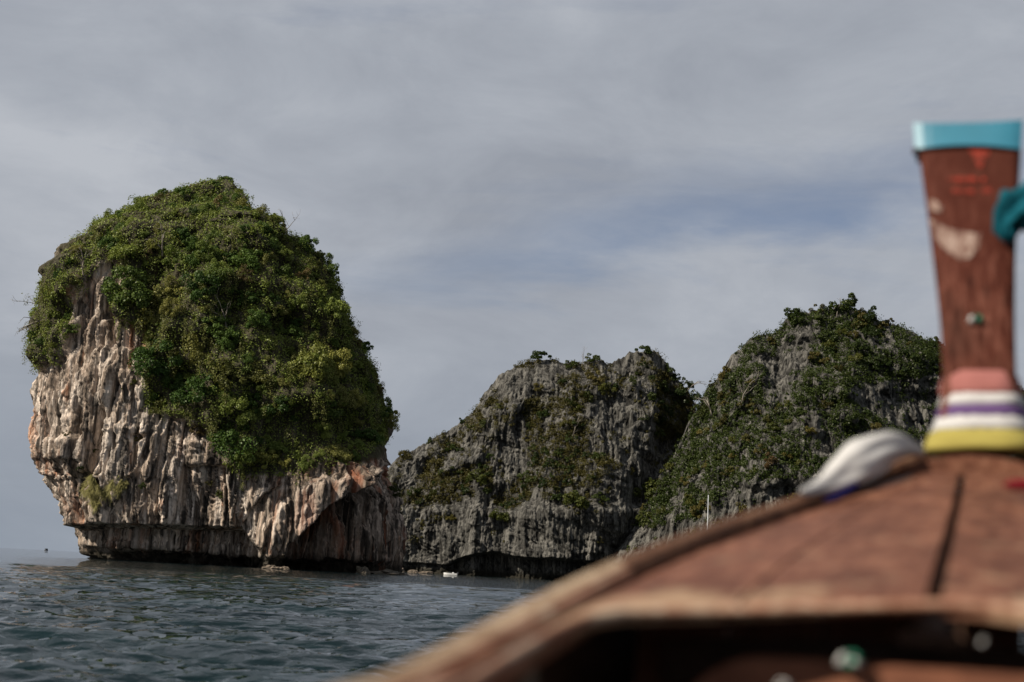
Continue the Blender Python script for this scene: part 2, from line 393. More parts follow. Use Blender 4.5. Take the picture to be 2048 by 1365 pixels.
def islet():
    Lw = np.array([at_y(x, y, ISL_Y) for x, y in L_PX]); Rw = np.array([at_y(x, y, ISL_Y) for x, y in R_PX])
    Lw[0, 2] = Rw[0, 2] = max(Lw[0, 2], Rw[0, 2])
    ztop = Lw[0, 2]; nzr = 470
    z = np.linspace(-1.2, ztop - 0.05, nzr)
    xl = np.interp(z, Lw[::-1, 2], Lw[::-1, 0]); xr = np.interp(z, Rw[::-1, 2], Rw[::-1, 0])
    k = np.ones(9) / 9
    sm = lambda a: np.concatenate([a[:4], np.convolve(a, k, 'valid'), a[-4:]])
    xl, xr = sm(xl) + np.clip((z - 1) / 6, 0, 1) * np.interp(z, [0, 26, 40, 52, ztop], [3.6, 3.6, 2.0, 1.0, 0.0]), sm(xr)
    th = np.concatenate([np.linspace(-0.12, math.pi + 0.12, 540), np.linspace(math.pi + 0.12, 2 * math.pi - 0.12, 120)[1:-1]])
    Z, T = np.meshgrid(z, th, indexing='ij')
    w = ((xr - xl) / 2)[:, None]; xc = ((xr + xl) / 2)[:, None]
    dd = np.maximum(0.72 * w, 0.02)
    p = 2.35
    ct, stn = np.cos(T), np.sin(T)
    X = xc + w * np.sign(ct) * np.abs(ct) ** (2 / p)
    Y = ISL_Y - dd * np.sign(stn) * np.abs(stn) ** (2 / p)
    P = np.stack([X, Y, Z], -1)
    N = np.stack([ct, -stn, np.zeros_like(ct)], -1)
    px, py = proj(P)
    ffr = np.clip(stn * 2.2, 0, 1)
    veg = inpoly(px, py, VEG_I) & (stn > -0.2)
    vd = polydist(px, py, VEG_I); vs_ = np.where(veg, 1, -1) * vd
    vegf = sstep(-6, 14, vs_)
    jit = 16 * nz(P, (.09, .09, .09), 4)
    D = np.zeros_like(X)
    # recess under the slanting slab on the lower right
    ex = np.interp(py, [925, 937, 977, 1011, 1048, 1088, 1150], [722, 712, 681, 632, 605, 574, 560])
    rec = sstep(-2, 9, px - ex + jit * .4) * sstep(926, 942, py)
    D -= ffr * rec * (5.0 - 3.5 * np.clip((px - ex) / 190, 0, 1))
    D += ffr * 7.0 * np.clip((np.minimum(px, ex + 6) - 470) / 230, 0, 1) * sstep(850, 935, py) * (1 - rec)
    # slab itself stands proud
    D += ffr * 2.6 * sstep(470, 640, px) * sstep(945, 965, py - (640 - px) * .25) * (1 - rec) * sstep(1110, 1070, py)
    e2 = np.interp(py, [940, 980, 1023, 1060, 1150], [600, 537, 494, 470, 465])
    D -= ffr * 1.6 * sstep(-2, 8, px - e2 + jit * .4) * sstep(60, 40, px - e2) * sstep(955, 985, py)
    # undercut at the foot
    lip = np.interp(px, [60, 125, 200, 300, 480, 505, 540], [1058, 1054, 1046, 1051, 1056, 1082, 1120]) + jit * 0.35
    D -= ffr * 7.5 * sstep(-1, 8, py - lip) * sstep(560, 500, px)
    D += ffr * 1.0 * sstep(26, 40, py - lip) * sstep(560, 500, px)
    wl_ = 1112 + (px - 170) * 0.057
    D -= ffr * 3.4 * sstep(-24, -12, py - wl_ + jit * 0.5)
    # shelves and holes of the bare face
    D += ffr * 2.2 * sstep(335, 380, px) * sstep(520, 470, px) * sstep(860, 890, py) * sstep(936, 926, py + jit * .3)
    D -= ffr * 2.2 * np.exp(-((px - 275) / 17) ** 2 - ((py - 873) / 5.5) ** 2)
    D += ffr * 1.4 * sstep(60, 110, px) * sstep(190, 160, px) * sstep(868, 884, py) * sstep(925, 915, py)
    D -= ffr * 3.0 * np.exp(-((px - 215 + (py - 640) * -0.1) / 11) ** 2) * sstep(500, 540, py) * sstep(760, 690, py)
    D -= ffr * 2.6 * np.exp(-((px - 190 - (900 - py) * .22) / 12) ** 2) * sstep(790, 840, py) * sstep(985, 950, py)
    D += vegf * ffr * 1.6
    # flutes, ribs, blocks
    Q = P + 1.1 * np.stack([nz(P, (.1, .1, .05), 1), nz(P, (.1, .1, .05), 2), np.zeros_like(X)], -1)
    bare = 1 - 0.55 * vegf
    bil = lambda sc, o: np.abs(nz(Q, sc, o))
    crk = lambda sc, o, wd: -np.exp(-(nz(Q, sc, o) / wd) ** 2)
    def steps(sc, o, n):                      # flat faces with sharp edges between them
        v = nz(Q, sc, o) * n; k_ = np.floor(v); return (k_ + sstep(.80, 1.0, v - k_)) / n
    D += bare * (3.0 * steps((.075, .075, .022), 11, 5) + 1.7 * steps((.22, .22, .035), 12, 4) + 0.7 * steps((.6, .6, .14), 13, 3)
                 + 1.5 * (bil((.30, .30, .016), 5) - .25) * (0.3 + sstep(-.3, .3, nz(P, (.06, .06, .03), 77)))
                 + 0.85 * (bil((.85, .85, .045), 6) - .25) + 0.42 * (ridged(Q, (1.9, 1.9, .12), 16) - .4)
                 + 1.4 * crk((.16, .16, .012), 15, .06) + 0.9 * crk((.55, .55, .03), 17, .08)
                 + 0.5 * nz(Q, (.10, .10, .28), 9) + 0.34 * nz(Q, (1.2, 1.2, .7), 10) + 0.18 * nz(Q, (2.6, 2.6, 1.6), 19))
    D += 1.3 * nz(P, (.075, .075, .075), 3) * ffr
    D += vegf * (4.2 * nz(P, (.085, .085, .10), 13) + 2.8 * nz(P, (.19, .19, .21), 14)) * np.clip(stn * 1.6, .15, 1)
    D *= np.clip(w / 7, 0.05, 1)
    P = P + N * D[..., None]
    P[..., 2] += np.where(Z > 1, 0.5 * nz(P, (.4, .4, .4), 21), 0) * np.clip((ztop - Z) / 5, 0, 1)
    V = np.concatenate([P.reshape(-1, 3), [[xc[-1, 0], ISL_Y, ztop]]])
    n, m = Z.shape
    F = grid_faces(n, m, True)[:, ::-1]
    cap = np.array([[(n - 1) * m + (j + 1) % m, (n - 1) * m + j, n * m, n * m] for j in range(m)])
    o = obj('limestone_islet', V, F, m_islet, origin=((xl[0] + xr[0]) / 2, ISL_Y, 0))
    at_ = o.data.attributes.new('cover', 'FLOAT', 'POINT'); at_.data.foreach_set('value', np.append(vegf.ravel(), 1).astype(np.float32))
    setp(o, 'round sheer limestone islet with streaked pale face and undercut foot', None, None, 'structure')
    front = (stn > -0.05)
    return P, N, front
ISL = islet()

# ------------------------------------------------------------------ the two grey cliffs behind
def cliff(name, label, top_px, Y0, A, feat, nu, nv, seed, xlim=None):
    T = np.array([at_y(x, y, Y0) for x, y in top_px])
    order = np.argsort(T[:, 0]); T = T[order]
    x = np.linspace(T[0, 0], T[-1, 0], nu)
    Hh = np.maximum(np.interp(x, T[:, 0], T[:, 2]), 0.3)
    zx = np.stack([x, np.zeros(nu), np.zeros(nu)], -1)
    Hh = Hh * (1 + .012 * nz(zx, (.35, 1, 1), seed) + .008 * nz(zx, (.9, 1, 1), seed + 1))
    v = np.linspace(0, 1, nv); vb = np.linspace(0, 1, 14)[1:]
    Hg, Vg = np.meshgrid(Hh, v); Xg = np.meshgrid(x, v)[0]
    Z = -1.5 + (Hg + 1.5) * Vg
    S = A * Hg * np.interp(Vg, [0, .3, .6, .85, 1], [1, .93, .62, .28, 0])
    ends = np.clip((x - x[0]) / 25, 0, 1) * np.clip((x[-1] - x) / 25, 0, 1)
    P = np.stack([Xg, Y0 - S, Z], -1)
    px, py = proj(P)
    D = feat(px, py, P)
    Q = P * 1.0; Q[..., 0] += 1.5 * nz(P, (.06, .06, .06), seed + 3) + .10 * Z
    T = Q.copy(); T[..., 2] = T[..., 2] + .55 * T[..., 0] + 3 * nz(P, (.05, .05, .05), seed + 14)      # tilted beds
    D = D + 2.0 * (ridged(Q, (.07, .02, .022), seed + 4) - .4) + 1.5 * (ridged(Q, (.19, .1, .06), seed + 5) - .4) \
        + 1.0 * (ridged(Q, (.48, .3, .10), seed + 6) - .4) + 0.4 * (ridged(Q, (1.1, .5, .22), seed + 12) - .4) \
        + 1.5 * nz(T, (.04, .1, .22), seed + 7) + 0.9 * nz(T, (.10, .3, .6), seed + 8) + 1.8 * nz(Q, (.20, .20, .16), seed + 13) \
        + 3.4 * nz(P, (.03, .03, .03), seed + 9) + 3.2 * nz(P, (.075, .075, .06), seed + 15) + .5 * nz(Q, (1.4, .5, 1.0), seed + 16)
    def steps(A_, sc, o, n):
        v_ = nz(A_, sc, seed + o) * n; k_ = np.floor(v_); return (k_ + sstep(.78, 1.0, v_ - k_)) / n
    D = D * .8 + 5.0 * steps(P, (.03, .03, .024), 20, 4) + 3.0 * steps(T, (.05, .05, .09), 21, 4) + 1.6 * steps(Q, (.16, .16, .10), 22, 3)
    D = D * np.clip((1 - Vg) * 9, 0.12, 1) * ends[None, :] 
    P[..., 1] -= D
    P[..., 2] += 0.8 * nz(P, (.2, .2, .2), seed + 10) * np.clip(Vg * 5, 0, 1) * np.clip((1 - Vg) * 6, 0, 1)
    Pb = np.stack([np.meshgrid(x, vb)[0], Y0 + 0.5 * Hg[0][None, :] * vb[:, None] ** .7, Hh[None, :] * (1 - vb[:, None] * 1.03)], -1)
    G = np.concatenate([P, Pb]); n, m, _ = G.shape
    o = obj(name, G.reshape(-1, 3), grid_faces(n, m), m_cliff, origin=(x.mean(), Y0, 0))
    setp(o, label, None, None, 'structure')
    dn = np.cross(np.gradient(P, axis=1), np.gradient(P, axis=0)); dn /= np.linalg.norm(dn, axis=-1, keepdims=True) + 1e-9
    return P, dn, np.ones(P.shape[:2], bool)
def feat_mid(px, py, P):
    D = np.zeros_like(px); j = 10 * nz(P, (.06, .06, .06), 4)
    wl_ = 1141 + (px - 806) * .057
    arch = np.interp(px, [800, 850, 895, 930, 985, 1060, 1180, 1300], [16, 15, 17, 36, 46, 38, 40, 36]) + j * .25
    deep = np.interp(px, [800, 880, 940, 1200], [4, 6, 15, 15])
    D -= deep * sstep(-2, 4, py - (wl_ - arch))
    D -= 13 * sstep(1306, 1326, px + j + (py - 760) * .05) * sstep(960, 880, py)
    D -= 16 * np.exp(-((px - 1330 + (py - 900) * .35) / 40) ** 2) * sstep(820, 900, py)
    D += 7 * np.exp(-((px - 1180) / 120) ** 2) * sstep(720, 780, py) - 6 * np.exp(-((px - 1060 + (py - 850) * .3) / 45) ** 2) * sstep(740, 800, py)
    D += 5 * sstep(905, 925, py + (px - 900) * .35) * sstep(955, 940, py + (px - 900) * .35) * sstep(870, 890, px) * sstep(990, 960, px)
    D += 5 * sstep(1005, 1025, py)
    return D
def feat_right(px, py, P):
    D = np.zeros_like(px); j = 10 * nz(P, (.06, .06, .06), 5)
    D += 6 * sstep(960, 985, py + j + (px - 1500) * .02) * sstep(1440, 1500, px) * -1
    D -= 5 * sstep(770, 790, py + j) * sstep(1690, 1730, px)
    D += 6 * nz(P, (.02, .02, .02), 51)
    return D
MID_TOP = [(640, 1180), (700, 1010), (770, 950), (782, 930), (800, 912), (850, 888), (900, 858), (945, 828), (965, 790), (1000, 752), (1040, 730),
           (1080, 716), (1110, 722), (1130, 728), (1160, 724), (1190, 720), (1220, 727), (1237, 716), (1262, 703), (1290, 703), (1318, 708), (1338, 735),
           (1362, 765), (1382, 790), (1388, 812), (1400, 850), (1430, 930), (1470, 1020), (1530, 1200)]
RIGHT_TOP = [(1195, 1196), (1215, 1120), (1280, 1040), (1340, 930), (1375, 850), (1398, 812), (1412, 780), (1442, 748), (1462, 710), (1500, 680), (1550, 668), (1572, 643),
             (1600, 624), (1650, 620), (1682, 612), (1702, 618), (1740, 633), (1780, 648), (1820, 660), (1850, 682), (1885, 690), (1950, 716), (2045, 782),
             (2200, 880), (2330, 980), (2420, 1100), (2480, 1260)]
MID = cliff('grey_cliff', 'grey fluted limestone cliff with twin summits and dark sea cave', MID_TOP, 640.0, 0.42, feat_mid, 570, 300, 60)
RGT = cliff('wooded_cliff', 'large wooded limestone cliff rising behind the boat prow', RIGHT_TOP, 600.0, 0.50, feat_right, 590, 270, 90)

# ------------------------------------------------------------------ trees
def leaves(cent, nrm, size, rs, jitter=0.75):
    """rhombic leaf faces at cent, facing nrm with jitter"""
    n = len(cent)
    d = nrm + jitter * rs.normal(size=(n, 3)); d /= np.linalg.norm(d, axis=1)[:, None] + 1e-9
    a = rs.normal(size=(n, 3)); u = np.cross(d, a); u /= np.linalg.norm(u, axis=1)[:, None] + 1e-9
    v = np.cross(d, u); s = size[:, None]
    V = np.stack([cent + u * s, cent + v * s * .62, cent - u * s, cent - v * s * .62], 1).reshape(-1, 3)
    return V, np.arange(4 * n).reshape(-1, 4)
def crown_mesh(name, seed, nl, nleaf, lsize, zsq, mat, open_=0.0):
    rs = np.random.RandomState(seed); cs, ns = [], []
    k = 0
    while k < nl:
        c = rs.normal(size=3); c = c / np.linalg.norm(c) * rs.uniform(.15, .92) ** .6
        if c[2] < -.5: continue
        rad = (.15 + .27 * rs.uniform() ** 1.4) * (1 - .25 * open_)
        d = rs.normal(size=(nleaf // nl, 3)); d /= np.linalg.norm(d, axis=1)[:, None]
        d = d[d[:, 2] > -.65]
        rr = rad * rs.uniform(.62, 1.08, len(d))
        cs.append(c + d * rr[:, None]); ns.append(d + np.array([0, 0, .5])); k += 1
    c = np.concatenate(cs); n = np.concatenate(ns); c[:, 2] = c[:, 2] * zsq + .72
    V, F = leaves(c, n, lsize * rs.uniform(.6, 1.25, len(c)), rs)
    me = raw_mesh(name, V, F, False); me.materials.append(mat); return me
def trunk_parts(seed, nlimb=5, base=-.45, top=.62):
    rs = np.random.RandomState(seed)
    parts = [tube([(0, 0, base), (rs.normal() * .04, rs.normal() * .04, .1), (rs.normal() * .06, rs.normal() * .06, top)], [.07, .05, .03], 6)]
    for i in range(nlimb):
        a = rs.uniform(0, 6.28); r = rs.uniform(.4, .75); z0 = rs.uniform(.0, .45)
        parts.append(tube([(0, 0, z0), (r * .5 * math.cos(a), r * .5 * math.sin(a), z0 + .2), (r * math.cos(a), r * math.sin(a), z0 + rs.uniform(.3, .55))], [.03, .02, .008], 5))
    return parts
def mesh_of(name, parts, mat):
    V, F = join(parts); me = raw_mesh(name, V, F); me.materials.append(mat); return me
def dead_mesh(name, seed, n=9):
    rs = np.random.RandomState(seed); parts = []
    def grow(p, d, L, r, lev):
        pts = [p]; dd = d
        for s in range(3):
            dd = dd + rs.normal(size=3) * .22; dd /= np.linalg.norm(dd); pts.append(pts[-1] + dd * L / 3)
        parts.append(tube(pts, [r, r * .8, r * .62, r * .42], 5))
        if lev < 3:
            for q in range(3 if lev < 2 else 2):
                b = pts[rs.randint(1, 4)]
                nd = dd + rs.normal(size=3) * .62; nd /= np.linalg.norm(nd)
                grow(b, nd, L * rs.uniform(.5, .75), r * .45, lev + 1)
    grow(np.array([0, 0, -.3]), np.array([0, 0, 1.0]), 1.1, .05, 0)
    return mesh_of(name, parts, m_dead)

NEAR = {}; FAR = {}
for si, sname in enumerate(LM):
    NEAR[sname] = []; FAR[sname] = []
    for q in range(3):
        s = 100 + si * 10 + q
        NEAR[sname].append((crown_mesh('crown', s, [15, 20, 26][q], [3600, 4300, 5000][q] if sname != 'dry' else 2200, .056, [.8, .95, .7][q], LM[sname], .6 if sname == 'dry' else 0),
                            mesh_of('trunk', trunk_parts(s), m_bark)))
        FAR[sname].append(crown_mesh('tree', s + 300, [9, 12, 16][q], [1300, 1500, 1700][q], .088, [.8, .9, .7][q], LMF[sname]))
DEAD = [dead_mesh('branches', 900 + q) for q in range(4)]

def basis(upv, spin):
    u = Vector(upv).normalized()
    return (u.to_track_quat('Z', 'Y').to_matrix() @ Matrix.Rotation(spin, 3, 'Z')).to_4x4()
def near_tree(kind, q, loc, upv, r, spin, name, label, group, sz=1.0):
    root = bpy.data.objects.new(name, None); C.objects.link(root)
    root.matrix_world = Matrix.Translation(Vector(loc)) @ basis(upv, spin) @ Matrix.Diagonal((r, r, r * sz, 1))
    cm, tm = NEAR[kind][q]
    for nm, me in (('crown', cm), ('trunk', tm)):
        o = bpy.data.objects.new(nm, me); C.objects.link(o); o.parent = root
    setp(root, label, 'tree', group); return root
def solo(me, loc, upv, r, spin, name, label, group, sz=1.0):
    o = bpy.data.objects.new(name, me); C.objects.link(o)
    o.matrix_world = Matrix.Translation(Vector(loc)) @ basis(upv, spin) @ Matrix.Diagonal((r, r, r * sz, 1))
    setp(o, label, 'tree', group); return o

def sampler(surf, maskf):
    P, N, ok = surf
    a = np.linalg.norm(np.cross(np.gradient(P, axis=0), np.gradient(P, axis=1)), axis=-1)
    px, py = proj(P)
    wgt = np.where(ok, a * maskf(px, py, P), 0).ravel()
    return P.reshape(-1, 3), N.reshape(-1, 3), px.ravel(), py.ravel(), wgt / wgt.sum(), wgt.sum()

def poisson(S, n, rmin, rmax, rs, power=2.0, over=20, close=.52):
    P, N, px, py, w, _ = S
    idx = rs.choice(len(P), n * over, p=w); out = []; pts = np.zeros((0, 3)); rad = np.zeros(0)
    for i in idx:
        r = rmin + (rmax - rmin) * rs.uniform() ** power
        if len(pts):
            d = np.linalg.norm(pts - P[i], axis=1)
            if np.any(d < close * (rad + r)): continue
        pts = np.vstack([pts, P[i]]); rad = np.append(rad, r); out.append((i, r))
        if len(out) >= n: break
    return out

def zone_i(x, y):
    v = 'near the top' if y < 500 else 'high up' if y < 620 else 'halfway up' if y < 760 else 'low down'
    h = 'on the left' if x < 260 else 'left of the middle' if x < 420 else 'right of the middle' if x < 600 else 'on the right'
    return v + ' ' + h
ADJ = {'dark': 'dark green', 'mid': 'mid green', 'olive': 'olive green', 'yellow': 'yellow green', 'dry': 'dry brownish'}
def islet_trees():
    rs = np.random.RandomState(12)
    def mk(px, py, P):
        g = nz(P, (.16, .16, .16), 31)
        m = inpoly(px, py, VEG_I).astype(float)
        m *= np.where(polydist(px, py, VEG_I) < 8, .5, 1.0)
        return m
    S = sampler(ISL, mk); P, N, px, py, w, area = S
    sel = poisson(S, 270, 1.3, 5.2, rs, 1.6)
    cl = nz(P, (.055, .055, .055), 41); c2 = nz(P, (.13, .13, .13), 43)
    for i, r in sel:
        if px[i] < 210: r = min(r, 1.0 + .5 * rs.uniform())
        if px[i] > 560 and py[i] < 620: r = min(r, 1.6 + .8 * rs.uniform())
        if px[i] > 690 or py[i] < 470: r = min(r, 1.7 + .9 * rs.uniform())
        c = cl[i] + .5 * c2[i] + rs.normal() * .30 - .04 + (px[i] - 470) / 1500 + (py[i] - 640) / 2600
        kind = 'dark' if c < -.22 else 'mid' if c < .16 else 'olive' if c < .50 else 'yellow'
        if rs.uniform() < .06 and py[i] < 800: kind = 'dry'
        if px[i] < 170: kind = 'dark' if rs.uniform() < .7 else 'olive'
        upv = np.array([N[i, 0], N[i, 1], 0]) * rs.uniform(.3, .85) + np.array([rs.normal() * .12, 0, 1.0])
        edge = min(abs(px[i] - 452) / 60, 1)
        near_tree(kind, rs.randint(3), P[i] - N[i] * (.2 + .5 * rs.uniform()) * r - np.array([0, 0, (.25 if py[i] > 470 else .9) * r]), upv, r, rs.uniform(0, 6.28), 'islet_tree',
                  ('small ' if r < 2.2 else 'big ' if r > 3.2 else '') + ADJ[kind] + ' tree in the islet thicket, ' + zone_i(px[i], py[i]), ADJ[kind] + ' trees of the islet thicket', rs.uniform(.85, 1.3))
    # trees one can point at
    tree = P.reshape(-1, 3)
    def spot(x, y):
        fr = ISL[2].ravel()
        d = (px - x) ** 2 + (py - y) ** 2 + np.where(fr, 0, 1e9); return int(np.argmin(d))
    special = [
        (448, 392, 'dark', 1, 3.6, 1.15, 'tall dark green tree crowning the very top of the round islet'),
        (418, 380, 'mid', 2, 2.8, 1.0, 'bushy green tree just left of the top tree of the round islet'),
        (480, 412, 'dark', 0, 2.7, 1.0, 'dark leafy tree leaning off the right shoulder of the islet summit'),
        (522, 448, 'dark', 1, 1.8, 1.2, 'small thin dark tree standing on the skyline right of the islet summit'),
        (620, 740, 'yellow', 2, 4.2, 1.35, 'tall pale yellow green tree in the middle right of the islet thicket'),
        (475, 830, 'mid', 1, 3.9, 1.1, 'rounded bright green tree at the lower edge of the islet thicket'),
        (480, 925, 'mid', 0, 2.6, 1.5, 'leafy green shrub hanging down over the orange stained rock'),
        (320, 812, 'olive', 1, 2.2, .9, 'olive shrub on the lower left corner of the islet thicket'),
        (150, 660, 'mid', 0, 1.9, 1.1, 'bright green bush alone on the upper left rock face'),
        (775, 838, 'yellow', 1, 3.0, 1.0, 'yellow green shrub bulging from the right edge of the islet'),
        (668, 905, 'olive', 2, 3.1, .9, 'wide olive tree overhanging the slanting rock slab'),
        (200, 470, 'olive', 0, 1.5, 1.1, 'thin airy tree on the left skyline of the round islet'),
        (240, 600, 'mid', 1, 2.0, 1.1, 'green shrub beside the dark cleft high on the islet face'),
        (400, 855, 'dry', 2, 2.3, .9, 'dry brown scrub beneath the left end of the islet thicket')]
    for x, y, kind, q, r, sz, lab in special:
        i = spot(x, y)
        upv = np.array([N[i, 0], N[i, 1], 0]) * .45 + np.array([0, 0, 1.0])
        near_tree(kind, q, P[i] - np.array([0, 0, (1.5 if y < 480 else .8) * r]), upv, r, rs.uniform(0, 6.28), 'islet_tree', lab, 'single trees of the islet', sz)
    # small plants rooted in the bare face
    small = [(135, 870, 'olive', .8, 'small plant on the pale ledge at the left of the islet'),
             (162, 937, 'dark', .9, 'small dark plant below the pale left ledge of the islet'),
             (276, 880, 'yellow', .8, 'small plant growing in the mouth of the little cave'),
             (290, 972, 'dark', 1.1, 'small dark bush right of the hanging grass'),
             (440, 992, 'mid', 1.2, 'small green bush beside the orange rock stain'),
             (420, 968, 'olive', .8, 'tuft of olive leaves at the orange rock stain'),
             (190, 905, 'dark', .8, 'small dark plant in the shaded cleft of the islet face'),
             (268, 770, 'mid', 1.0, 'little green bush on the streaked rock left of the thicket'),
             (785, 985, 'mid', 1.8, 'mossy green shrub on the dark right flank of the islet')]
    for x, y, kind, r, lab in small:
        i = spot(x, y); upv = np.array([N[i, 0], N[i, 1], 0]) * .6 + np.array([0, 0, 1.0])
        solo(FAR[kind][0], P[i] - np.array([0, 0, .5 * r]), upv, r, rs.uniform(0, 6.28), 'cliff_shrub', lab, 'small plants on the bare islet face')['category'] = 'shrub'
    # bare trees
    for x, y, r, q, upv, lab in [(84, 640, 5.6, 0, (-1, -.2, .05), 'bare dead tree jutting sideways from the left edge of the islet'),
                                 (90, 612, 3.6, 1, (-.9, -.1, .35), 'short bare branch above the jutting dead tree'),
                                 (576, 478, 4.6, 2, (.15, 0, 1), 'leafless twiggy tree on the right skyline of the islet'),
                                 (330, 505, 4.2, 3, (.1, -.4, 1), 'grey leafless tree among the scrub of the upper islet'),
                                 (455, 655, 4.5, 1, (-.2, -.5, 1), 'pale bare trunk in the middle of the islet thicket'),
                                 (180, 556, 4.0, 2, (-.2, -.6, .8), 'pale bare branches under the upper left scrub of the islet')]:
        i = spot(x, y)
        solo(DEAD[q], P[i] + (N[i] * 1.5 if 100 < x < 500 else 0), upv, r, 1.3 * x, 'dead_tree', lab, 'dead trees of the islet')
    # creepers and scrub between the trees
    ns = 46000
    def mk2(px, py, P):
        m = inpoly(px, py, VEG_I).astype(float)
        fr = np.exp(-polydist(px, py, VEG_I) / 7) * .35 * (py < 880)
        return np.maximum(m, fr * (nz(P, (.25, .25, .12), 61) > 0))
    S2 = sampler(ISL, mk2)
    ii = rs.choice(len(S2[0]), ns, p=S2[4])
    lift = np.abs(nz(S2[0][ii], (.35, .35, .28), 71)) * 1.2 + rs.uniform(0, .4, ns)
    c = S2[0][ii] + S2[1][ii] * lift[:, None] + rs.normal(size=(ns, 3)) * .18
    nn = S2[1][ii] + np.array([0, 0, .8])
    nc, nb = 520, 40000
    ci = rs.choice(len(S2[0]), nc, p=S2[4]); cr = rs.uniform(.5, 1.7, nc); wh = rs.randint(0, nc, nb)
    d = rs.normal(size=(nb, 3)); d /= np.linalg.norm(d, axis=1)[:, None]
    c = np.concatenate([c, S2[0][ci][wh] + S2[1][ci][wh] * .4 + d * (cr[wh] * rs.uniform(.55, 1.05, nb))[:, None]])
    nn = np.concatenate([nn, d + np.array([0, 0, .5])]); ns += nb
    V, F = leaves(c, nn, .20 * rs.uniform(.6, 1.3, ns), rs)
    o = obj('creeper_cover', V, F, LM['mid'], origin=(0, ISL_Y, 0), smooth=False)
    setp(o, 'tangle of creepers and low scrub on the round islet', 'scrub', None, 'stuff')
    # creepers hanging in curtains between the trees
    nst = 330; si = rs.choice(len(P), nst, p=w); cc, nn2 = [], []
    for i in si:
        L_ = rs.uniform(1.5, 5.0); k_ = int(L_ * 26); t_ = rs.uniform(0, 1, k_)
        base = P[i] + N[i] * rs.uniform(.9, 2.4); wd = rs.uniform(.25, .6)
        cc.append(base + np.stack([rs.normal(size=k_) * wd * (1 - .5 * t_), rs.normal(size=k_) * wd * .6, -t_ * L_], -1)); nn2.append(np.tile(N[i] + [0, 0, .5], (k_, 1)))
    cc = np.concatenate(cc); V, F = leaves(cc, np.concatenate(nn2), .15 * rs.uniform(.6, 1.3, len(cc)), rs, .6)
    o = obj('hanging_creepers', V, F, LM['olive'], origin=(0, ISL_Y, 0), smooth=False)
    setp(o, 'creepers hanging in curtains between the trees of the islet', 'creeper', None, 'stuff')
    # grass hanging on the face
    G = [(168, 975), (182, 945), (196, 962), (206, 985), (226, 962), (240, 948), (262, 962), (246, 982), (226, 992), (205, 1004), (192, 1022), (184, 996)]
    S3 = sampler(ISL, lambda x, y, P: inpoly(x, y, G) * sstep(-.25, .25, nz(P, (.6, .6, .45), 91) + .02)); ng = 5200
    ii = rs.choice(len(S3[0]), ng, p=S3[4]); b = S3[0][ii] + S3[1][ii] * rs.uniform(.05, .45, ng)[:, None]
    dr_ = np.stack([-.25 + rs.normal(size=ng) * .45, -.5 + rs.normal(size=ng) * .4, -.6 + rs.normal(size=ng) * .5], -1)
    L = rs.uniform(.35, 1.3, ng)[:, None]; side = np.stack([np.full(ng, .06), np.zeros(ng), np.zeros(ng)], -1)
    V = np.stack([b - side, b + side, b + dr_ * L + side * .3, b + dr_ * L - side * .3], 1).reshape(-1, 3)
    o = obj('hanging_grass', V, np.arange(4 * ng).reshape(-1, 4), m_grass, origin=(0, ISL_Y, 0), smooth=False)
    setp(o, 'mat of yellowish grass hanging on the pale islet face', 'grass', None, 'stuff')
islet_trees()

MID_VEG = [([(780, 915), (860, 870), (950, 810), (975, 830), (960, 880), (900, 900), (850, 900), (800, 930)], .8),
           ([(850, 890), (875, 905), (880, 945), (985, 925), (985, 985), (900, 1005), (805, 1010), (815, 985), (850, 940)], .95),
           ([(980, 800), (1030, 800), (1030, 850), (990, 860)], .7), ([(1010, 715), (1120, 700), (1230, 715), (1225, 745), (1160, 750), (1110, 740), (1030, 735)], .8),
           ([(1240, 690), (1330, 690), (1400, 770), (1395, 820), (1370, 870), (1320, 880), (1310, 740), (1250, 722)], 1.0),
           ([(1100, 730), (1180, 750), (1250, 760), (1230, 830), (1130, 800)], .45),
           ([(1050, 800), (1150, 790), (1190, 850), (1170, 900), (1250, 930), (1180, 970), (1110, 985), (1060, 1020), (1000, 1010), (1040, 950), (1050, 880)], .8),
           ([(985, 990), (1030, 1000), (1010, 1060), (985, 1075)], .8), ([(1130, 985), (1185, 990), (1175, 1030), (1135, 1030)], .9),
           ([(1270, 970), (1330, 960), (1390, 880), (1420, 960), (1380, 1060), (1270, 1090), (1260, 1020)], .8)]
RGT_BARE = [([(1480, 962), (1640, 955), (1720, 930), (1790, 880), (1900, 870), (2300, 960), (2300, 1300), (1200, 1300), (1200, 1060), (1400, 1040)], .95),
            ([(1690, 785), (1760, 765), (1900, 745), (1990, 780), (1960, 880), (1800, 860), (1740, 830)], .85),
            ([(1575, 660), (1640, 640), (1620, 720), (1590, 800), (1520, 800), (1530, 740)], .75),
            ([(1700, 660), (1790, 660), (1790, 700), (1700, 690)], .6), ([(1420, 760), (1460, 720), (1470, 740), (1430, 800)], .4)]
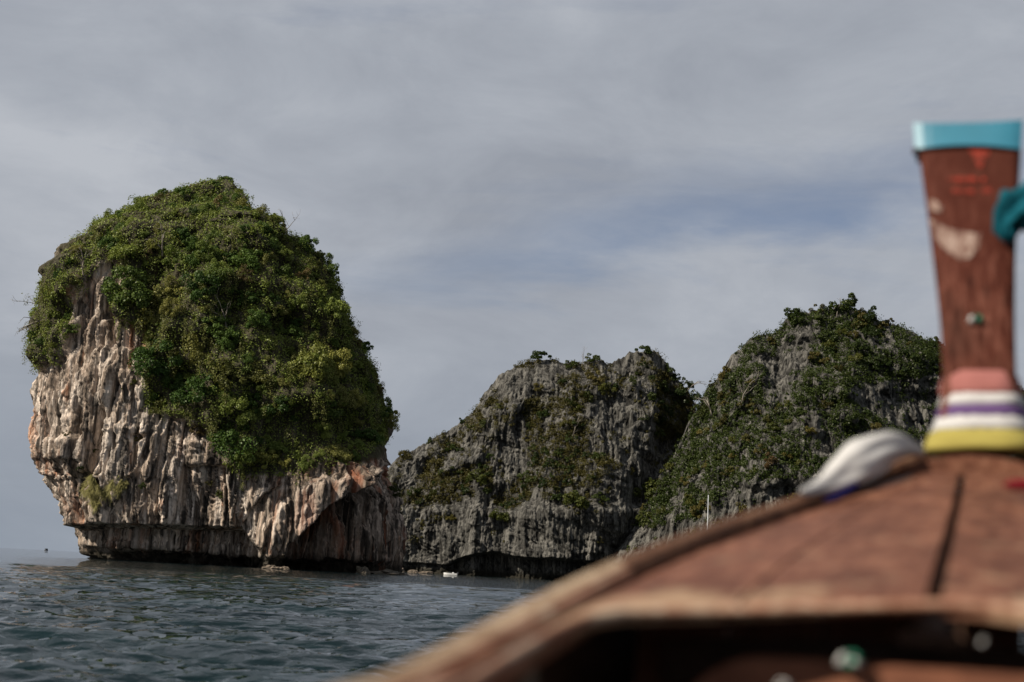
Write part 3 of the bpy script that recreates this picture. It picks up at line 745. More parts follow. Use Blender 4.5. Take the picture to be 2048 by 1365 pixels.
def cliff_trees():
    rs = np.random.RandomState(33)
    def mmid(px, py, P):
        m = np.full(px.shape, .13)
        for pl, v in MID_VEG: m = np.maximum(m, v * inpoly(px, py, pl))
        g = nz(P, (.055, .055, .045), 33) + .5 * nz(P, (.14, .14, .1), 34)
        m = m * sstep(-.22, .2, g + (m - .35) * .55)
        m[py > 1085] = 0
        return m * (px > 770) * (py > 560)
    def mrgt(px, py, P):
        m = np.full(px.shape, 1.0)
        for pl, v in RGT_BARE: m = np.where(inpoly(px, py, pl), 1 - v, m)
        g = nz(P, (.05, .05, .045), 53) + .5 * nz(P, (.12, .12, .1), 54)
        return m * sstep(-.50, -.1, g + (m - .6) * .5) * (px < 2150) * (py < 1180)
    for surf, mk, n, name, where, rmax in ((MID, mmid, 140, 'mid', 'of the twin-topped grey cliff', 4.4), (RGT, mrgt, 140, 'right', 'of the large wooded cliff', 4.8)):
        S = sampler(surf, mk); P, N, px, py, w, area = S
        vis = (py < 1110) & ((px < 1890) if name == 'right' else True)
        w2 = w * vis * (px < (1900 if name == 'right' else 1420)); w2 /= w2.sum()
        sel = poisson((P, N, px, py, w2, 0), n, 1.9, rmax * .86, rs, 1.4)
        cl = nz(P, (.03, .03, .03), 44)
        for i, r in sel:
            c = cl[i] + rs.normal() * .3 + .06
            kind = 'dark' if c < .22 else 'olive' if c < .42 else 'mid' if c < .62 else 'dry' if c < .72 else 'yellow'
            upv = np.array([N[i, 0], N[i, 1], 0]) * rs.uniform(.2, .6) + np.array([rs.normal() * .1, 0, 1.0])
            solo(FAR[kind][rs.randint(3)], P[i] + np.array([0, 0, -.45 * r]), upv, r, rs.uniform(0, 6.28), 'cliff_tree',
                 ('small ' if r < 2.5 else 'large ' if r > 3.3 else '') + ADJ[kind] + ' tree ' + ('high up ' if py[i] < 780 else 'halfway up ' if py[i] < 920 else 'low down ') + (('at the left ' if px[i] < 980 else 'in the middle ' if px[i] < 1200 else 'at the right ') if name == 'mid' else ('at the left ' if px[i] < 1550 else 'in the middle ' if px[i] < 1720 else 'at the right ')) + where, ADJ[kind] + ' trees ' + where, rs.uniform(.8, 1.25))
        # the low scrub in between, too small to pick apart
        ns = 150000 if name == 'mid' else 190000
        # clumps
        nc = 2600 if name == 'mid' else 4600
        ci = rs.choice(len(P), nc, p=w); cr = .6 + 2.3 * rs.uniform(0, 1, nc) ** 1.6
        which = rs.randint(0, nc, ns); d = rs.normal(size=(ns, 3)); d /= np.linalg.norm(d, axis=1)[:, None]
        c = P[ci][which] + d * (cr[which] * rs.uniform(.55, 1.05, ns))[:, None] * np.array([1, 1, .85]) + N[ci][which] * .3
        V, F = leaves(c, d + np.array([0, -.2, .5]), (.29 if name == 'mid' else .35) * rs.uniform(.6, 1.3, ns), rs)
        o = obj('cliff_scrub', V, F, LMF['dark'] if name == 'right' else LMF['olive'], origin=(0, 600, 0), smooth=False)
        setp(o, 'low scrub between the trees ' + where, 'scrub', None, 'stuff')
        def spot(x, y): return int(np.argmin((px - x) ** 2 + (py - y) ** 2))
        if name == 'mid':
            sp = [(1150, 1012, 'mid', 5.6, 'bright green bush low on the grey cliff above the sea cave'), (1000, 1040, 'mid', 4.6, 'green shrub low in the gully left of the bright bush'),
                  (1110, 1000, 'dark', 3.6, 'small dark round bush beside the bright bush on the grey cliff'), (1300, 1000, 'mid', 7.4, 'large leafy tree in the gully between the two cliffs'),
                  (1290, 1050, 'mid', 5.6, 'leafy tree under the large gully tree between the cliffs'), (1378, 800, 'dark', 6.0, 'dark tree at the right shoulder of the grey cliff'),
                  (1080, 715, 'dark', 5.0, 'dark tree on the left summit of the grey cliff'), (1290, 706, 'dark', 4.6, 'dark bush on the right summit of the grey cliff'),
                  (905, 1040, 'yellow', 2.6, 'small yellow green bush on the pale foot of the grey cliff'), (955, 965, 'mid', 4.8, 'green tree on the ledge under the pale rock scar')]
            dd = [(1372, 778, 7.0, 0, 'bare branching tree on the right shoulder of the grey cliff'), (1165, 728, 4.5, 1, 'tiny bare tree between the two summits of the grey cliff'),
                  (858, 985, 6.0, 2, 'pale dead trunk in the scrub at the left of the grey cliff'), (1143, 870, 6.0, 3, 'pale dead trunk in the middle of the grey cliff')]
        else:
            sp = [(1690, 620, 'dark', 6.0, 'dark tree on the very top of the large wooded cliff'), (1410, 870, 'yellow', 3.4, 'yellowish tree on the left spur of the wooded cliff'),
                  (1735, 640, 'dark', 5.0, 'dark rounded tree right of the top of the wooded cliff'), (1590, 632, 'dark', 4.6, 'dark shrub on the left summit edge of the wooded cliff')]
            dd = [(1425, 825, 7.0, 0, 'leaning dead trunk on the left spur of the wooded cliff'), (1480, 805, 8.0, 1, 'bleached dead tree among the scrub of the wooded cliff'),
                  (1672, 630, 5.0, 2, 'thin bare tree at the top of the wooded cliff')]
        for x, y, kind, r, lab in sp:
            i = spot(x, y); solo(FAR[kind][int(x) % 3], P[i] + np.array([0, -.3 * r, -.5 * r]), (0, -.2, 1), r, x, 'cliff_tree', lab, 'single trees of the far cliffs')
        for x, y, r, q, lab in dd:
            i = spot(x, y); solo(DEAD[q], P[i] + np.array([0, -1.5, 0]), (.1, -.3, 1), r, x, 'dead_tree', lab, 'dead trees of the far cliffs')
cliff_trees()

# ------------------------------------------------------------------ rocks at the waterline
def shore_rock(x, y, Y, sx, sy, sz, seed, label, mat):
    p = at_y(x, y, Y); p[2] = 0
    rs = np.random.RandomState(seed)
    th = np.linspace(0, 2 * math.pi, 29)[:-1]; ph = np.linspace(-.5, math.pi / 2, 10)
    PH, TH = np.meshgrid(ph, th, indexing='ij')
    d = np.stack([np.cos(PH) * np.cos(TH), np.cos(PH) * np.sin(TH), np.sin(PH)], -1)
    s = 1 + .45 * nz(d, (1.7,) * 3, seed) + .22 * nz(d, (4.2,) * 3, seed)
    V = (d * s[..., None] * np.array([sx, sy, sz])).reshape(-1, 3) + p
    o = obj('shore_rock', V, grid_faces(10, 28, True), mat, origin=tuple(p), smooth=False)
    setp(o, label, 'rock', 'rocks at the waterline')
Mr = Mat('pale_shore_stone'); m_shore = Mr.fin(Mr.ramp(Mr.noise((1, 1, 2), 1.5, 6), [(.3, (.06, .05, .038)), (.65, (.24, .19, .145))]), .9, Mr.bump(Mr.noise((1, 1, 1), 3, 6), .8, .2))
Mr = Mat('wet_shore_stone'); m_wet = Mr.fin(Mr.ramp(Mr.noise((1, 1, 2), 1.2, 6), [(.3, (.03, .027, .02)), (.65, (.11, .09, .065))]), .7, Mr.bump(Mr.noise((1, 1, 1), 3, 6), .8, .2))
shore_rock(543, 1130, 279, 1.5, 1.0, .55, 1, 'pale flat rock at the foot of the islet, left of two', m_shore)
shore_rock(568, 1131, 279.5, 1.2, .9, .5, 2, 'pale flat rock at the foot of the islet, right of two', m_shore)
shore_rock(725, 1142, 283, 1.3, 1.2, 1.2, 3, 'brown rock in the shade under the islet foot', m_wet)
shore_rock(775, 1146, 286, 3.4, 2.2, .9, 4, 'low dark rock spit at the right foot of the islet', m_wet)
shore_rock(802, 1140, 590, 1.6, 2, 1.9, 5, 'small rock in the gap between islet and grey cliff', m_shore)
shore_rock(826, 1142, 592, 2.2, 2, 1.0, 6, 'low pale rock at the left foot of the grey cliff', m_shore)
shore_rock(852, 1144, 592, 2.8, 2, .8, 7, 'longer pale rock right of the low one under the grey cliff', m_shore)

# ------------------------------------------------------------------ boats in the distance
def plain(name, col, rough=.5, spec=.4, var=.12):
    M = Mat(name)
    return M.fin(M.mix(1.0, col, M.ramp(M.noise((1, 1, 1), 3, 5), [(.3, 1 - var), (.7, 1 + var * .3)]), 'MULTIPLY'), rough, None, spec)
m_whiteboat = plain('white_gelcoat', (.78, .78, .76), .3)
m_darkglass = plain('dark_cabin_glass', (.03, .035, .04), .15)
m_alu = plain('painted_mast', (.72, .75, .78), .35)
m_fardark = plain('dark_hull_paint', (.06, .065, .075), .5)
def hull_mesh(L, B, Hs, bow=.35):
    n = 15; prof = []
    for i in range(n):
        t = i / (n - 1); x = (t - .5) * L
        w = B / 2 * min(1, (1 - max(0, (t - .5) / .5) ** 2.2)) + .01; sh = Hs * (1 + bow * max(0, t - .4))
        prof.append([(x, -w, sh), (x, -w * .82, .05), (x, -w * .3, -.3), (x, w * .3, -.3), (x, w * .82, .05), (x, w, sh)])
    G = np.array(prof); V = G.reshape(-1, 3); F = grid_faces(n, 6).tolist()
    F += [[i * 6, (i + 1) * 6, (i + 1) * 6 + 5, i * 6 + 5] for i in range(n - 1)]
    F += [[0, 5, 4, 3, 2, 1]]
    return V, F
def boxm(c, s):
    c = np.array(c); s = np.array(s) / 2
    V = np.array([[x, y, z] for x in (-1, 1) for y in (-1, 1) for z in (-1, 1)]) * s + c
    return V, [[0, 1, 3, 2], [4, 6, 7, 5], [0, 4, 5, 1], [2, 3, 7, 6], [0, 2, 6, 4], [1, 5, 7, 3]]
def place(root_name, base, yaw, parts, label, cat):
    r = empty(root_name, base); R = np.array([[math.cos(yaw), -math.sin(yaw), 0], [math.sin(yaw), math.cos(yaw), 0], [0, 0, 1]])
    for nm, (V, F), m in parts:
        obj(nm, np.asarray(V) @ R.T + np.asarray(base), F, m, r, smooth=False)
    setp(r, label, cat); return r
b = at_y(901, 1148, 540); b[2] = 0
place('motorboat', b, math.radians(172), [('hull', hull_mesh(5.2, 1.7, .65), m_whiteboat), ('windscreen', boxm((.2, 0, .95), (.7, 1.2, .35)), m_darkglass),
      ('seat', boxm((-1.0, 0, .8), (.6, 1.2, .4)), m_whiteboat), ('outboard_motor', boxm((-2.7, 0, .7), (.4, .5, .8)), m_fardark)], 'small white motorboat lying under the grey cliff', 'boat')
b = at_y(93, 1100, 3200); b[2] = 0
place('ferry_boat', b, math.radians(60), [('hull', hull_mesh(9, 4.2, 1.6), m_fardark), ('cabin', boxm((-.6, 0, 3.0), (5.6, 3.6, 2.8)), m_fardark), ('roof', boxm((-.4, 0, 4.5), (6.6, 4.2, .25)), m_fardark)],
      'tiny dark boat far out on the horizon', 'boat')
b = at_y(1413, 1120, 430); b[2] = 0
mtop = at_y(1411.5, 990, 430) - b
place('sailing_boat', b, math.radians(195), [('hull', hull_mesh(11, 3.2, 1.1), m_whiteboat), ('cabin', boxm((-.5, 0, 1.4), (4.2, 2.0, .7)), m_whiteboat),
      ('mast', tube([(0, 0, .8), (0, 0, mtop[2])], [.17, .13], 8), m_alu), ('boom', tube([(0, 0, 2.2), (-4.2, 0, 2.3)], [.09, .08], 6), m_alu),
      ('spreader', tube([(0, -1.0, 11), (0, 1.0, 11)], [.05, .05], 6), m_alu),
      ('stay', tube([(0, 0, 8.8), (-1.6, .6, 1.0)], [.07, .07], 5), m_alu), ('stay', tube([(0, 0, mtop[2] - .2), (5.3, 0, 1.3)], [.012, .012], 5), m_alu)],
      'white sailing boat whose mast stands before the wooded cliff', 'boat')

# ------------------------------------------------------------------ the longtail boat in front
YAW = math.radians(18.2)
BF = np.array([math.sin(YAW), math.cos(YAW), 0]); BS = np.array([math.cos(YAW), -math.sin(YAW), 0]); BU = np.array([0, 0, 1.0])
FOOT = np.array([0, 0, 0.0])
def bw(f, s, u): return FOOT + BF * f + BS * s + BU * u
def bpix(x, y, f):
    d = ray(x, y); return EYE + d * (f / (d @ BF))
def bfsu(x, y, f):
    p = bpix(x, y, f); return f, float(p @ BS), float(p[2])

def wood(name, a, b_, c_, ax=(1, 8, 8), worn=None, worn_lo=.56, rough=.62, wear_f=None):
    M = Mat(name)
    # grain runs along the boat: rotate object space into the boat's frame
    mp = M.new('ShaderNodeMapping'); mp.inputs['Rotation'].default_value = (0, 0, YAW)
    M.l.new(M.tc.outputs['Object'], mp.inputs['Vector'])
    def n(sc, scale, d, r, dist=0.0):
        m2 = M.new('ShaderNodeMapping'); m2.inputs['Scale'].default_value = sc; M.l.new(mp.outputs[0], m2.inputs['Vector'])
        t = M.new('ShaderNodeTexNoise'); t.inputs['Scale'].default_value = scale; t.inputs['Detail'].default_value = d
        t.inputs['Roughness'].default_value = r; t.inputs['Distortion'].default_value = dist
        M.l.new(m2.outputs[0], t.inputs['Vector']); return t.outputs[0]
    g = n(ax, 6, 6, .65, .4); bl = n((1, 1, 1), 7.0, 6, .62, .3)
    col = M.ramp(g, [(.3, a), (.5, b_), (.7, c_)])
    col = M.mix(M.ramp(bl, [(.40, .75), (.58, 0.0)]), col, a)
    if worn:
        wn_ = n((1.0, 1.0, 1.6), 5.5, 7, .68, .5)
        if wear_f is not None:           # rubbed bare where people step over the edge
            sp_ = M.new('ShaderNodeSeparateXYZ'); M.l.new(mp.outputs[0], sp_.inputs[0])
            wn_ = M.math('ADD', wn_, M.ramp(M.math('MULTIPLY', M.math('SUBTRACT', sp_.outputs[1], wear_f + 1.5), 2.0), [(0.0, .13), (.45, .04), (1.0, 0.0)]))
        col = M.mix(M.ramp(wn_, [(worn_lo, 0.0), (worn_lo + .12, .8)]), col, worn)
    return M.fin(col, rough, M.bump(g, .35, .004), .12, .76)
ALONG = (8, 1, 8)
m_deck = wood('worn_deck_wood', (.075, .027, .015), (.185, .074, .043), (.29, .140, .085), ALONG, (.42, .29, .18), .60, .58, 2.10)
m_rail = wood('pale_rail_wood', (0.2735, 0.1710, 0.0990), (0.5195, 0.3760, 0.2475), (0.7111, 0.5606, 0.3960), ALONG, (0.2324, 0.1025, 0.0425), .60, .7)
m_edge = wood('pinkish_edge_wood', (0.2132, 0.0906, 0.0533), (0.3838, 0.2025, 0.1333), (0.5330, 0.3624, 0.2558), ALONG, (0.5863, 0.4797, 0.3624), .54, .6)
m_railb = wood('brown_rail_wood', (0.1128, 0.0513, 0.0287), (0.2050, 0.1025, 0.0595), (0.3280, 0.2050, 0.1281), ALONG, (0.4100, 0.3075, 0.2050), .64, .7)
m_rail_shade = wood('rail_shade_wood', (0.0410, 0.0180, 0.0107), (0.0820, 0.0369, 0.0205), (0.1640, 0.0820, 0.0451), ALONG, (0.2460, 0.1230, 0.0656), .60, .7)  # dark brown holds the shade on the rail's inner side
m_hull = wood('dark_hull_wood', (0.0369, 0.0213, 0.0148), (0.0697, 0.0377, 0.0246), (0.1066, 0.0615, 0.0410), ALONG)
m_bulk = wood('red_bulkhead_wood', (0.1328, 0.0531, 0.0320), (0.2480, 0.0992, 0.0566), (0.3720, 0.1683, 0.0974), (1, 8, 8))
m_rib = wood('pale_rib_wood', (0.1230, 0.0984, 0.0697), (0.2214, 0.1804, 0.1312), (0.2952, 0.2460, 0.1804), (8, 8, 1))

boat = empty('longtail_boat', tuple(bw(-1.5, 0, 0)))
setp(boat, 'red brown wooden longtail boat whose tall prow rises at the right', 'boat')
# port edge seen in the photograph: (x, y, distance ahead)
GW = [(720, 1376, 1.45), (860, 1298, 1.70), (1000, 1227, 1.95), (1120, 1165, 2.2), (1250, 1107, 2.5), (1360, 1066, 2.78), (1460, 1032, 3.02), (1560, 1003, 3.25),
      (1640, 975, 3.45), (1740, 936, 3.68), (1826, 904, 3.84)]
gw = np.array([bfsu(*q) for q in GW])
aft = np.array([[-4.6, -.62, 1.02], [-3.2, -.78, 1.0], [-1.6, -.84, 1.02], [-.4, -.82, 1.06], [.6, -.77, 1.08]])
gw = np.vstack([aft, gw])
def spl(tab, f):
    """smooth interpolation of table columns on the first one"""
    fi = np.linspace(tab[0, 0], tab[-1, 0], 241); res = []
    for c in range(1, tab.shape[1]):
        v = np.interp(fi, tab[:, 0], tab[:, c]); k = np.ones(13) / 13
        v = np.convolve(np.pad(v, 6, mode='reflect', reflect_type='odd'), k, 'valid'); res.append(np.interp(f, fi, v))
    return res
FEND = 3.84
def edge(f): return spl(gw, f)       # s (negative, port), u
IN = np.array([bfsu(*q) for q in [(935, 1358, 1.57), (1040, 1294, 1.77), (1125, 1248, 1.92), (1180, 1229, 1.985), (1250, 1218, 2.04), (1400, 1216, 2.09), (1560, 1211, 2.11), (1720, 1207, 2.13), (1905, 1203, 2.15)]])
def rail(side, f0, f1, mat, wale):
    f = np.linspace(f0, f1, 60); s, u = edge(f); s = np.abs(s) * side
    w = -.034 * side
    top = np.stack([[bw(a, b_, c_ - .003) for a, b_, c_ in zip(f, s, u)], [bw(a, b_ + w * .5, c_ + .004) for a, b_, c_ in zip(f, s, u)], [bw(a, b_ + w, c_ - .003) for a, b_, c_ in zip(f, s, u)]], 1)
    V, F = slab(top, np.array([0, 0, -.085])); obj('gunwale_rail', V, F, mat, boat, smooth=False)
    # inner wale, lower; its dark forward length paints the rail's shaded inner side
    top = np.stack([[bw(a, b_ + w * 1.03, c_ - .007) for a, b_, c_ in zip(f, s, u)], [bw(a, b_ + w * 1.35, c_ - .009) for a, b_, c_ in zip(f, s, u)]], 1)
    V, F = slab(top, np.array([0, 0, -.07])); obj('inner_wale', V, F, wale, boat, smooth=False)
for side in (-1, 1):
    rail(side, -4.6, 2.40, m_rail, m_edge); rail(side, 2.405, FEND, m_railb, m_rail_shade)
def deck_u(f, t):
    """deck height at distance f, t = 0 on the centre line and 1 at the rail"""
    s, u = edge(f); return u - .028 + .036 * (1 - t ** 2) * np.interp(f, [1.8, 2.2, 3.6], [.5, 1.0, 1.0])
def start_u(t):
    f0 = inner_f(t)
    if f0 >= 1.78: return float(np.interp(f0, IN[:, 0], IN[:, 2]))
    s_, u_ = edge(np.array([1.78])); h_ = abs(s_[0]) - .047; i_ = abs(np.interp(1.78, IN[:, 0], IN[:, 1])); iu_ = np.interp(1.78, IN[:, 0], IN[:, 2])
    return float(iu_ + (u_[0] - .028 - iu_) * np.clip((t * h_ - i_) / (h_ - i_), 0, 1))
def deck_plank(side, t0, t1, f0fun, f1, mat, name='deck_plank'):
    ts = np.linspace(t0, t1, 9); rows = []
    for t in ts:
        f = np.linspace(f0fun(t), f1, 40); s, u = edge(f); half = np.abs(s) - .047
        du = (start_u(t) - deck_u(f[:1], t)[0]) * np.clip(1 - (f - f[0]) / .7, 0, 1) ** 1.5
        seam = np.interp(f, [2.1, 2.7, 3.6], [-.055, -.046, -.026]); w0 = np.interp(f, [2.1, 3.6], [.012, .008])
        rows.append(np.stack([bw(a, side * t * h + (c_ + side * g_) * (1 - t), deck_u(np.array([a]), t)[0] + d_) for a, h, c_, g_, d_ in zip(f, half, seam, w0, du)]))
    V, F = slab(np.stack(rows), np.array([0, 0, -.022]))
    return obj(name, V, F, mat, boat, smooth=False)
def inner_f(t):
    """where the deck starts (its aft edge) for lateral fraction t"""
    tt = []
    for f, s, u in IN:
        es, eu = edge(np.array([f])); tt.append((abs(s) / (abs(es[0]) - .047), f))
    tt = sorted(tt); a = np.array(tt); return float(np.interp(t, a[:, 0], a[:, 1]))
for side in (-1, 1):
    deck_plank(side, .0, .50, inner_f, 3.62, m_deck)
    deck_plank(side, .512, .99, lambda t: max(inner_f(t), 1.78), 3.64, m_deck)
    # covering board running aft beside the open well
    f = np.linspace(-4.4, 1.79, 60); s, u = edge(f); half = np.abs(s) - .047
    inn = np.abs(np.interp(f, IN[:3, 0], IN[:3, 1])) ; inn = np.minimum(inn, half - .015)
    iu = np.where(f > IN[0, 0], np.interp(f, IN[:4, 0], IN[:4, 2]), u + (IN[0, 2] - edge(IN[0, 0:1])[1][0]))
    G = np.stack([[bw(a, side * h, uu - .028) for a, h, uu in zip(f, half, u)], [bw(a, side * i_, uu) for a, i_, uu in zip(f, inn, iu)]])
    V, F = slab(G, np.array([0, 0, -.022])); obj('covering_board', V, F, m_edge, boat, smooth=False)
f = np.linspace(2.2, 3.6, 20); cu = deck_u(f, 0.0); sm_ = np.interp(f, [2.1, 2.7, 3.6], [-.055, -.046, -.026])
G = np.stack([[bw(a, c_ - .05, q - .05) for a, c_, q in zip(f, sm_, cu)], [bw(a, c_ + .05, q - .05) for a, c_, q in zip(f, sm_, cu)]])
V, F = slab(G, np.array([0, 0, -.02])); obj('seam_light_stop', V, F, m_hull, boat, smooth=False)  # added strip under the deck seam, keeps light from showing through
# rounded coaming that edges the deck opening
path = []
for f, s, u in IN: path.append((f, s, u - .005))
path = [(-1.0, -.70, 1.01), (0.4, -.68, 1.05), (1.0, -.62, 1.075)] + path
full = path + [(f, -s, u) for f, s, u in path[::-1]]
pf = np.array(full); tt = np.linspace(0, len(pf) - 1, 120)
pf = np.stack([np.interp(tt, np.arange(len(pf)), pf[:, c]) for c in range(3)], 1)
V, F = tube([bw(*q) for q in pf], [.008] * len(pf), 8); obj('coaming', V, F, m_edge, boat)
# cross beam under the aft edge of the foredeck, breast board at its head
def beam(name, f, hw, u, df, du, mat, camber=.02):
    ss = np.linspace(-hw, hw, 17)
    G = np.stack([[bw(f, s, u + camber * (1 - (s / hw) ** 2)) for s in ss], [bw(f + df, s, u + camber * (1 - (s / hw) ** 2)) for s in ss]])
    V, F = slab(G, np.array([0, 0, -du])); return obj(name, V, F, mat, boat, smooth=False)
es, eu = edge(np.array([2.2])); beam('deck_beam', 2.36, abs(es[0]) - .13, eu[0] - .085, .07, .07, m_hull)
es, eu = edge(np.array([3.67])); beam('breast_board', 3.665, abs(es[0]) - .085, eu[0] + .008, .16, .05, m_deck, .028)
es, eu = edge(np.array([3.0])); beam('deck_beam', 3.0, abs(es[0]) - .09, eu[0] - .075, .07, .06, m_hull)
# bulkhead under the foredeck, of upright boards
es, eu = edge(np.array([2.42])); hw = abs(es[0]) - .05
nb = 7
for k in range(nb):
    a, b_ = -hw + 2 * hw * k / nb + .003, -hw + 2 * hw * (k + 1) / nb - .003
    bot = lambda s: .30 + .55 * (abs(s) / hw) ** 3 * .8
    G = np.stack([[bw(2.42, s, eu[0] - .054 + .034 * (1 - (s / hw) ** 2)) for s in np.linspace(a, b_, 4)], [bw(2.42, s, bot(s)) for s in np.linspace(a, b_, 4)]])
    V, F = slab(G, BF * .025); obj('bulkhead_board', V, F, m_bulk, boat, smooth=False)
# lower thwart box in front of it, with a rounded top corner
ss = np.linspace(-.44, .44, 31)
topu = lambda s: 1.148 - .09 * np.clip((abs(s) - .30) / .14, 0, 1) ** 2
G = np.stack([[bw(2.19, s, topu(s)) for s in ss], [bw(2.19, s, .42) for s in ss]])
V, F = slab(G, BF * .03); obj('locker_front', V, F, m_bulk, boat, smooth=False)
# hull strakes
def hull_pt(f, k, side):
    s, u = edge(np.array([f])); s, u = abs(s[0]), u[0]
    kl = np.interp(f, [-4.6, -3, 1.5, 3.0, 3.84], [.05, -.22, -.22, .10, .62])
    c = k * math.pi / 2
    return bw(f - .35 * np.interp(f, [2.5, 3.84], [0, 1]) * k ** 2 * 0, side * (s * math.cos(c) ** .75 + .012), kl + (u - .045 - kl) * (1 - math.sin(c) ** 1.25))
for side in (-1, 1):
    for j in range(7):
        k0, k1 = j / 7, min((j + 1) / 7, .995)
        ff = np.linspace(-4.6, FEND - .01, 56)
        G = np.stack([[hull_pt(f, k0 + .004, side) for f in ff], [hull_pt(f, (k0 + k1) / 2, side) for f in ff], [hull_pt(f, k1 - .004, side) for f in ff]])
        V, F = slab(G, BS * (-side) * .022 + BU * (.0 if j < 4 else .018)); obj('hull_plank', V, F, m_hull, boat)
# ribs and floor
for f in (-2.6, -1.8, -1.0, -.2, .6, 1.2, 1.62, 1.98):
    for side in (-1, 1):
        pts = [hull_pt(f, k, side) - BS * side * .035 + BU * .012 for k in np.linspace(.03, .72, 10)]
        V, F = tube(pts, [.024] * 10, 6); obj('rib', V, F, m_rib, boat)
for j in range(6):
    s0 = -.45 + j * .15
    G = np.stack([[bw(f, s0 + .004, .13) for f in np.linspace(-4, 2.38, 12)], [bw(f, s0 + .146, .13) for f in np.linspace(-4, 2.38, 12)]])
    V, F = slab(G, np.array([0, 0, -.022])); obj('floor_plank', V, F, m_hull, boat, smooth=False)
for f in (-2.2, -.9):
    es, eu2 = edge(np.array([f])); beam('thwart', f, abs(es[0]) - .05, .62, .26, .03, m_deck, 0)
ss = np.linspace(-.58, .58, 9)
G = np.stack([[bw(-4.58, s, .98) for s in ss], [bw(-4.58, s * .7, .18) for s in ss]]); V, F = slab(G, BF * .03); obj('transom', V, F, m_hull, boat, smooth=False)

# stem post: (y, left x, right x, distance of its aft face, thickness)
ST = [(905, 1880, 2040, 3.78, .16), (820, 1882, 2036, 3.79, .15), (740, 1886, 2032, 3.805, .14), (640, 1880, 2030, 3.83, .13), (520, 1866, 2031, 3.87, .12), (430, 1855, 2035, 3.90, .11), (360, 1845, 2039, 3.93, .105), (292, 1836, 2043, 3.96, .10), (262, 1834, 2044, 3.97, .10)]
def stem_rows(rows, grow=0.0, bow=.012):
    rings = []
    for y, x0, x1, f, th in rows:
        a, b_ = bpix(x0, y, f), bpix(x1, y, f); m = (a + b_) / 2; d = (b_ - a) / 2 * (1 + grow); bk = BF * (th + grow * .05); e = -BF * (bow + grow * .05)
        ring = [m - d * 1.0 + e * .1, m - d * .86 + e * .8, m - d * .4 + e, m + d * .4 + e, m + d * .86 + e * .8, m + d + e * .1,
                m + d * .94 + bk * .5, m + d * .62 + bk, m - d * .62 + bk, m - d * .94 + bk * .5]
        rings.append(ring)
    return np.array(rings)
def ring_solid(Rg):
    n, k, _ = Rg.shape; V = Rg.reshape(-1, 3); F = grid_faces(n, k, True).tolist()
    F += [list(range(k))[::-1], [(n - 1) * k + j for j in range(k)]]
    return V, F
def densify(rows, n):
    r = np.array(rows, float); t = np.linspace(0, len(r) - 1, n)
    return [[np.interp(v, np.arange(len(r)), r[:, c]) for c in range(r.shape[1])] for v in t]
m_stem = None
Ms = Mat('painted_stem_wood')
g = Ms.noise((9, 9, 1.0), 7, 6, .65, .5); bl = Ms.noise((1, 1, .45), 8, 6, .6, .3)
col = Ms.ramp(g, [(.36, (.04, .011, .007)), (.5, (.115, .033, .020)), (.64, (.25, .10, .07))])
col = Ms.mix(Ms.ramp(bl, [(.5, 0.0), (.66, .55)]), col, (.26, .105, .07))
col = Ms.mix(Ms.ramp(Ms.noise((1, 1, .6), 5, 4, .6, .3, loc=(3, 1, 6)), [(.40, .7), (.55, 0.0)]), col, (.06, .022, .014))
sp_ = Ms.new('ShaderNodeSeparateXYZ'); Ms.l.new(Ms.tc.outputs['Object'], sp_.inputs[0])
hz = Ms.math('ADD', sp_.outputs[2], Ms.math('MULTIPLY', Ms.math('SUBTRACT', Ms.noise((1, 1, .5), 9, 5, .6, .5), .5), .35))
col = Ms.mix(Ms.ramp(Ms.math('SUBTRACT', hz, 1.75), [(0.30, 0.0), (.46, .70)]), col, (.085, .020, .012))
m_stem = Ms.fin(col, .75, Ms.bump(g, .3, .004), .08, .62)
V, F = ring_solid(stem_rows(densify(ST, 24))); stem = obj('stem_post', V, F, m_stem, boat)
# lower stem continuing down to the keel
low = [bw(3.86, 0, eu[0] + .1), bw(3.84, 0, 1.1), bw(3.80, 0, .6), bw(3.3, 0, .12), bw(2.4, 0, -.2)]
V, F = tube(low, [.085, .08, .075, .07, .05], 8); obj('cutwater', V, F, m_hull, boat)
# blue painted head of the stem: arched lower edge, slightly dished top
m_blue = plain('sky_blue_paint', (.040, .225, .33), .42, .4, .22)
n = 13; rings = []
lo, hi = [], []
for j, q in enumerate(np.linspace(-1, 1, n)):
    lo.append((1936 + 106 * q, 290 + 9 * q * q)); hi.append((1936 + 110 * q, 246 - 3 * q - 3 * q * q))
G = np.stack([[bpix(x, y, 3.945 - .012 * (1 - abs(q) ** 6)) for (x, y), q in zip(lo, np.linspace(-1, 1, n))], [bpix(x, y, 3.955 - .012 * (1 - abs(q) ** 6)) for (x, y), q in zip(hi, np.linspace(-1, 1, n))]])
V, F = slab(G, BF * .135); obj('stem_cap', V, F, m_blue, boat, smooth=False)
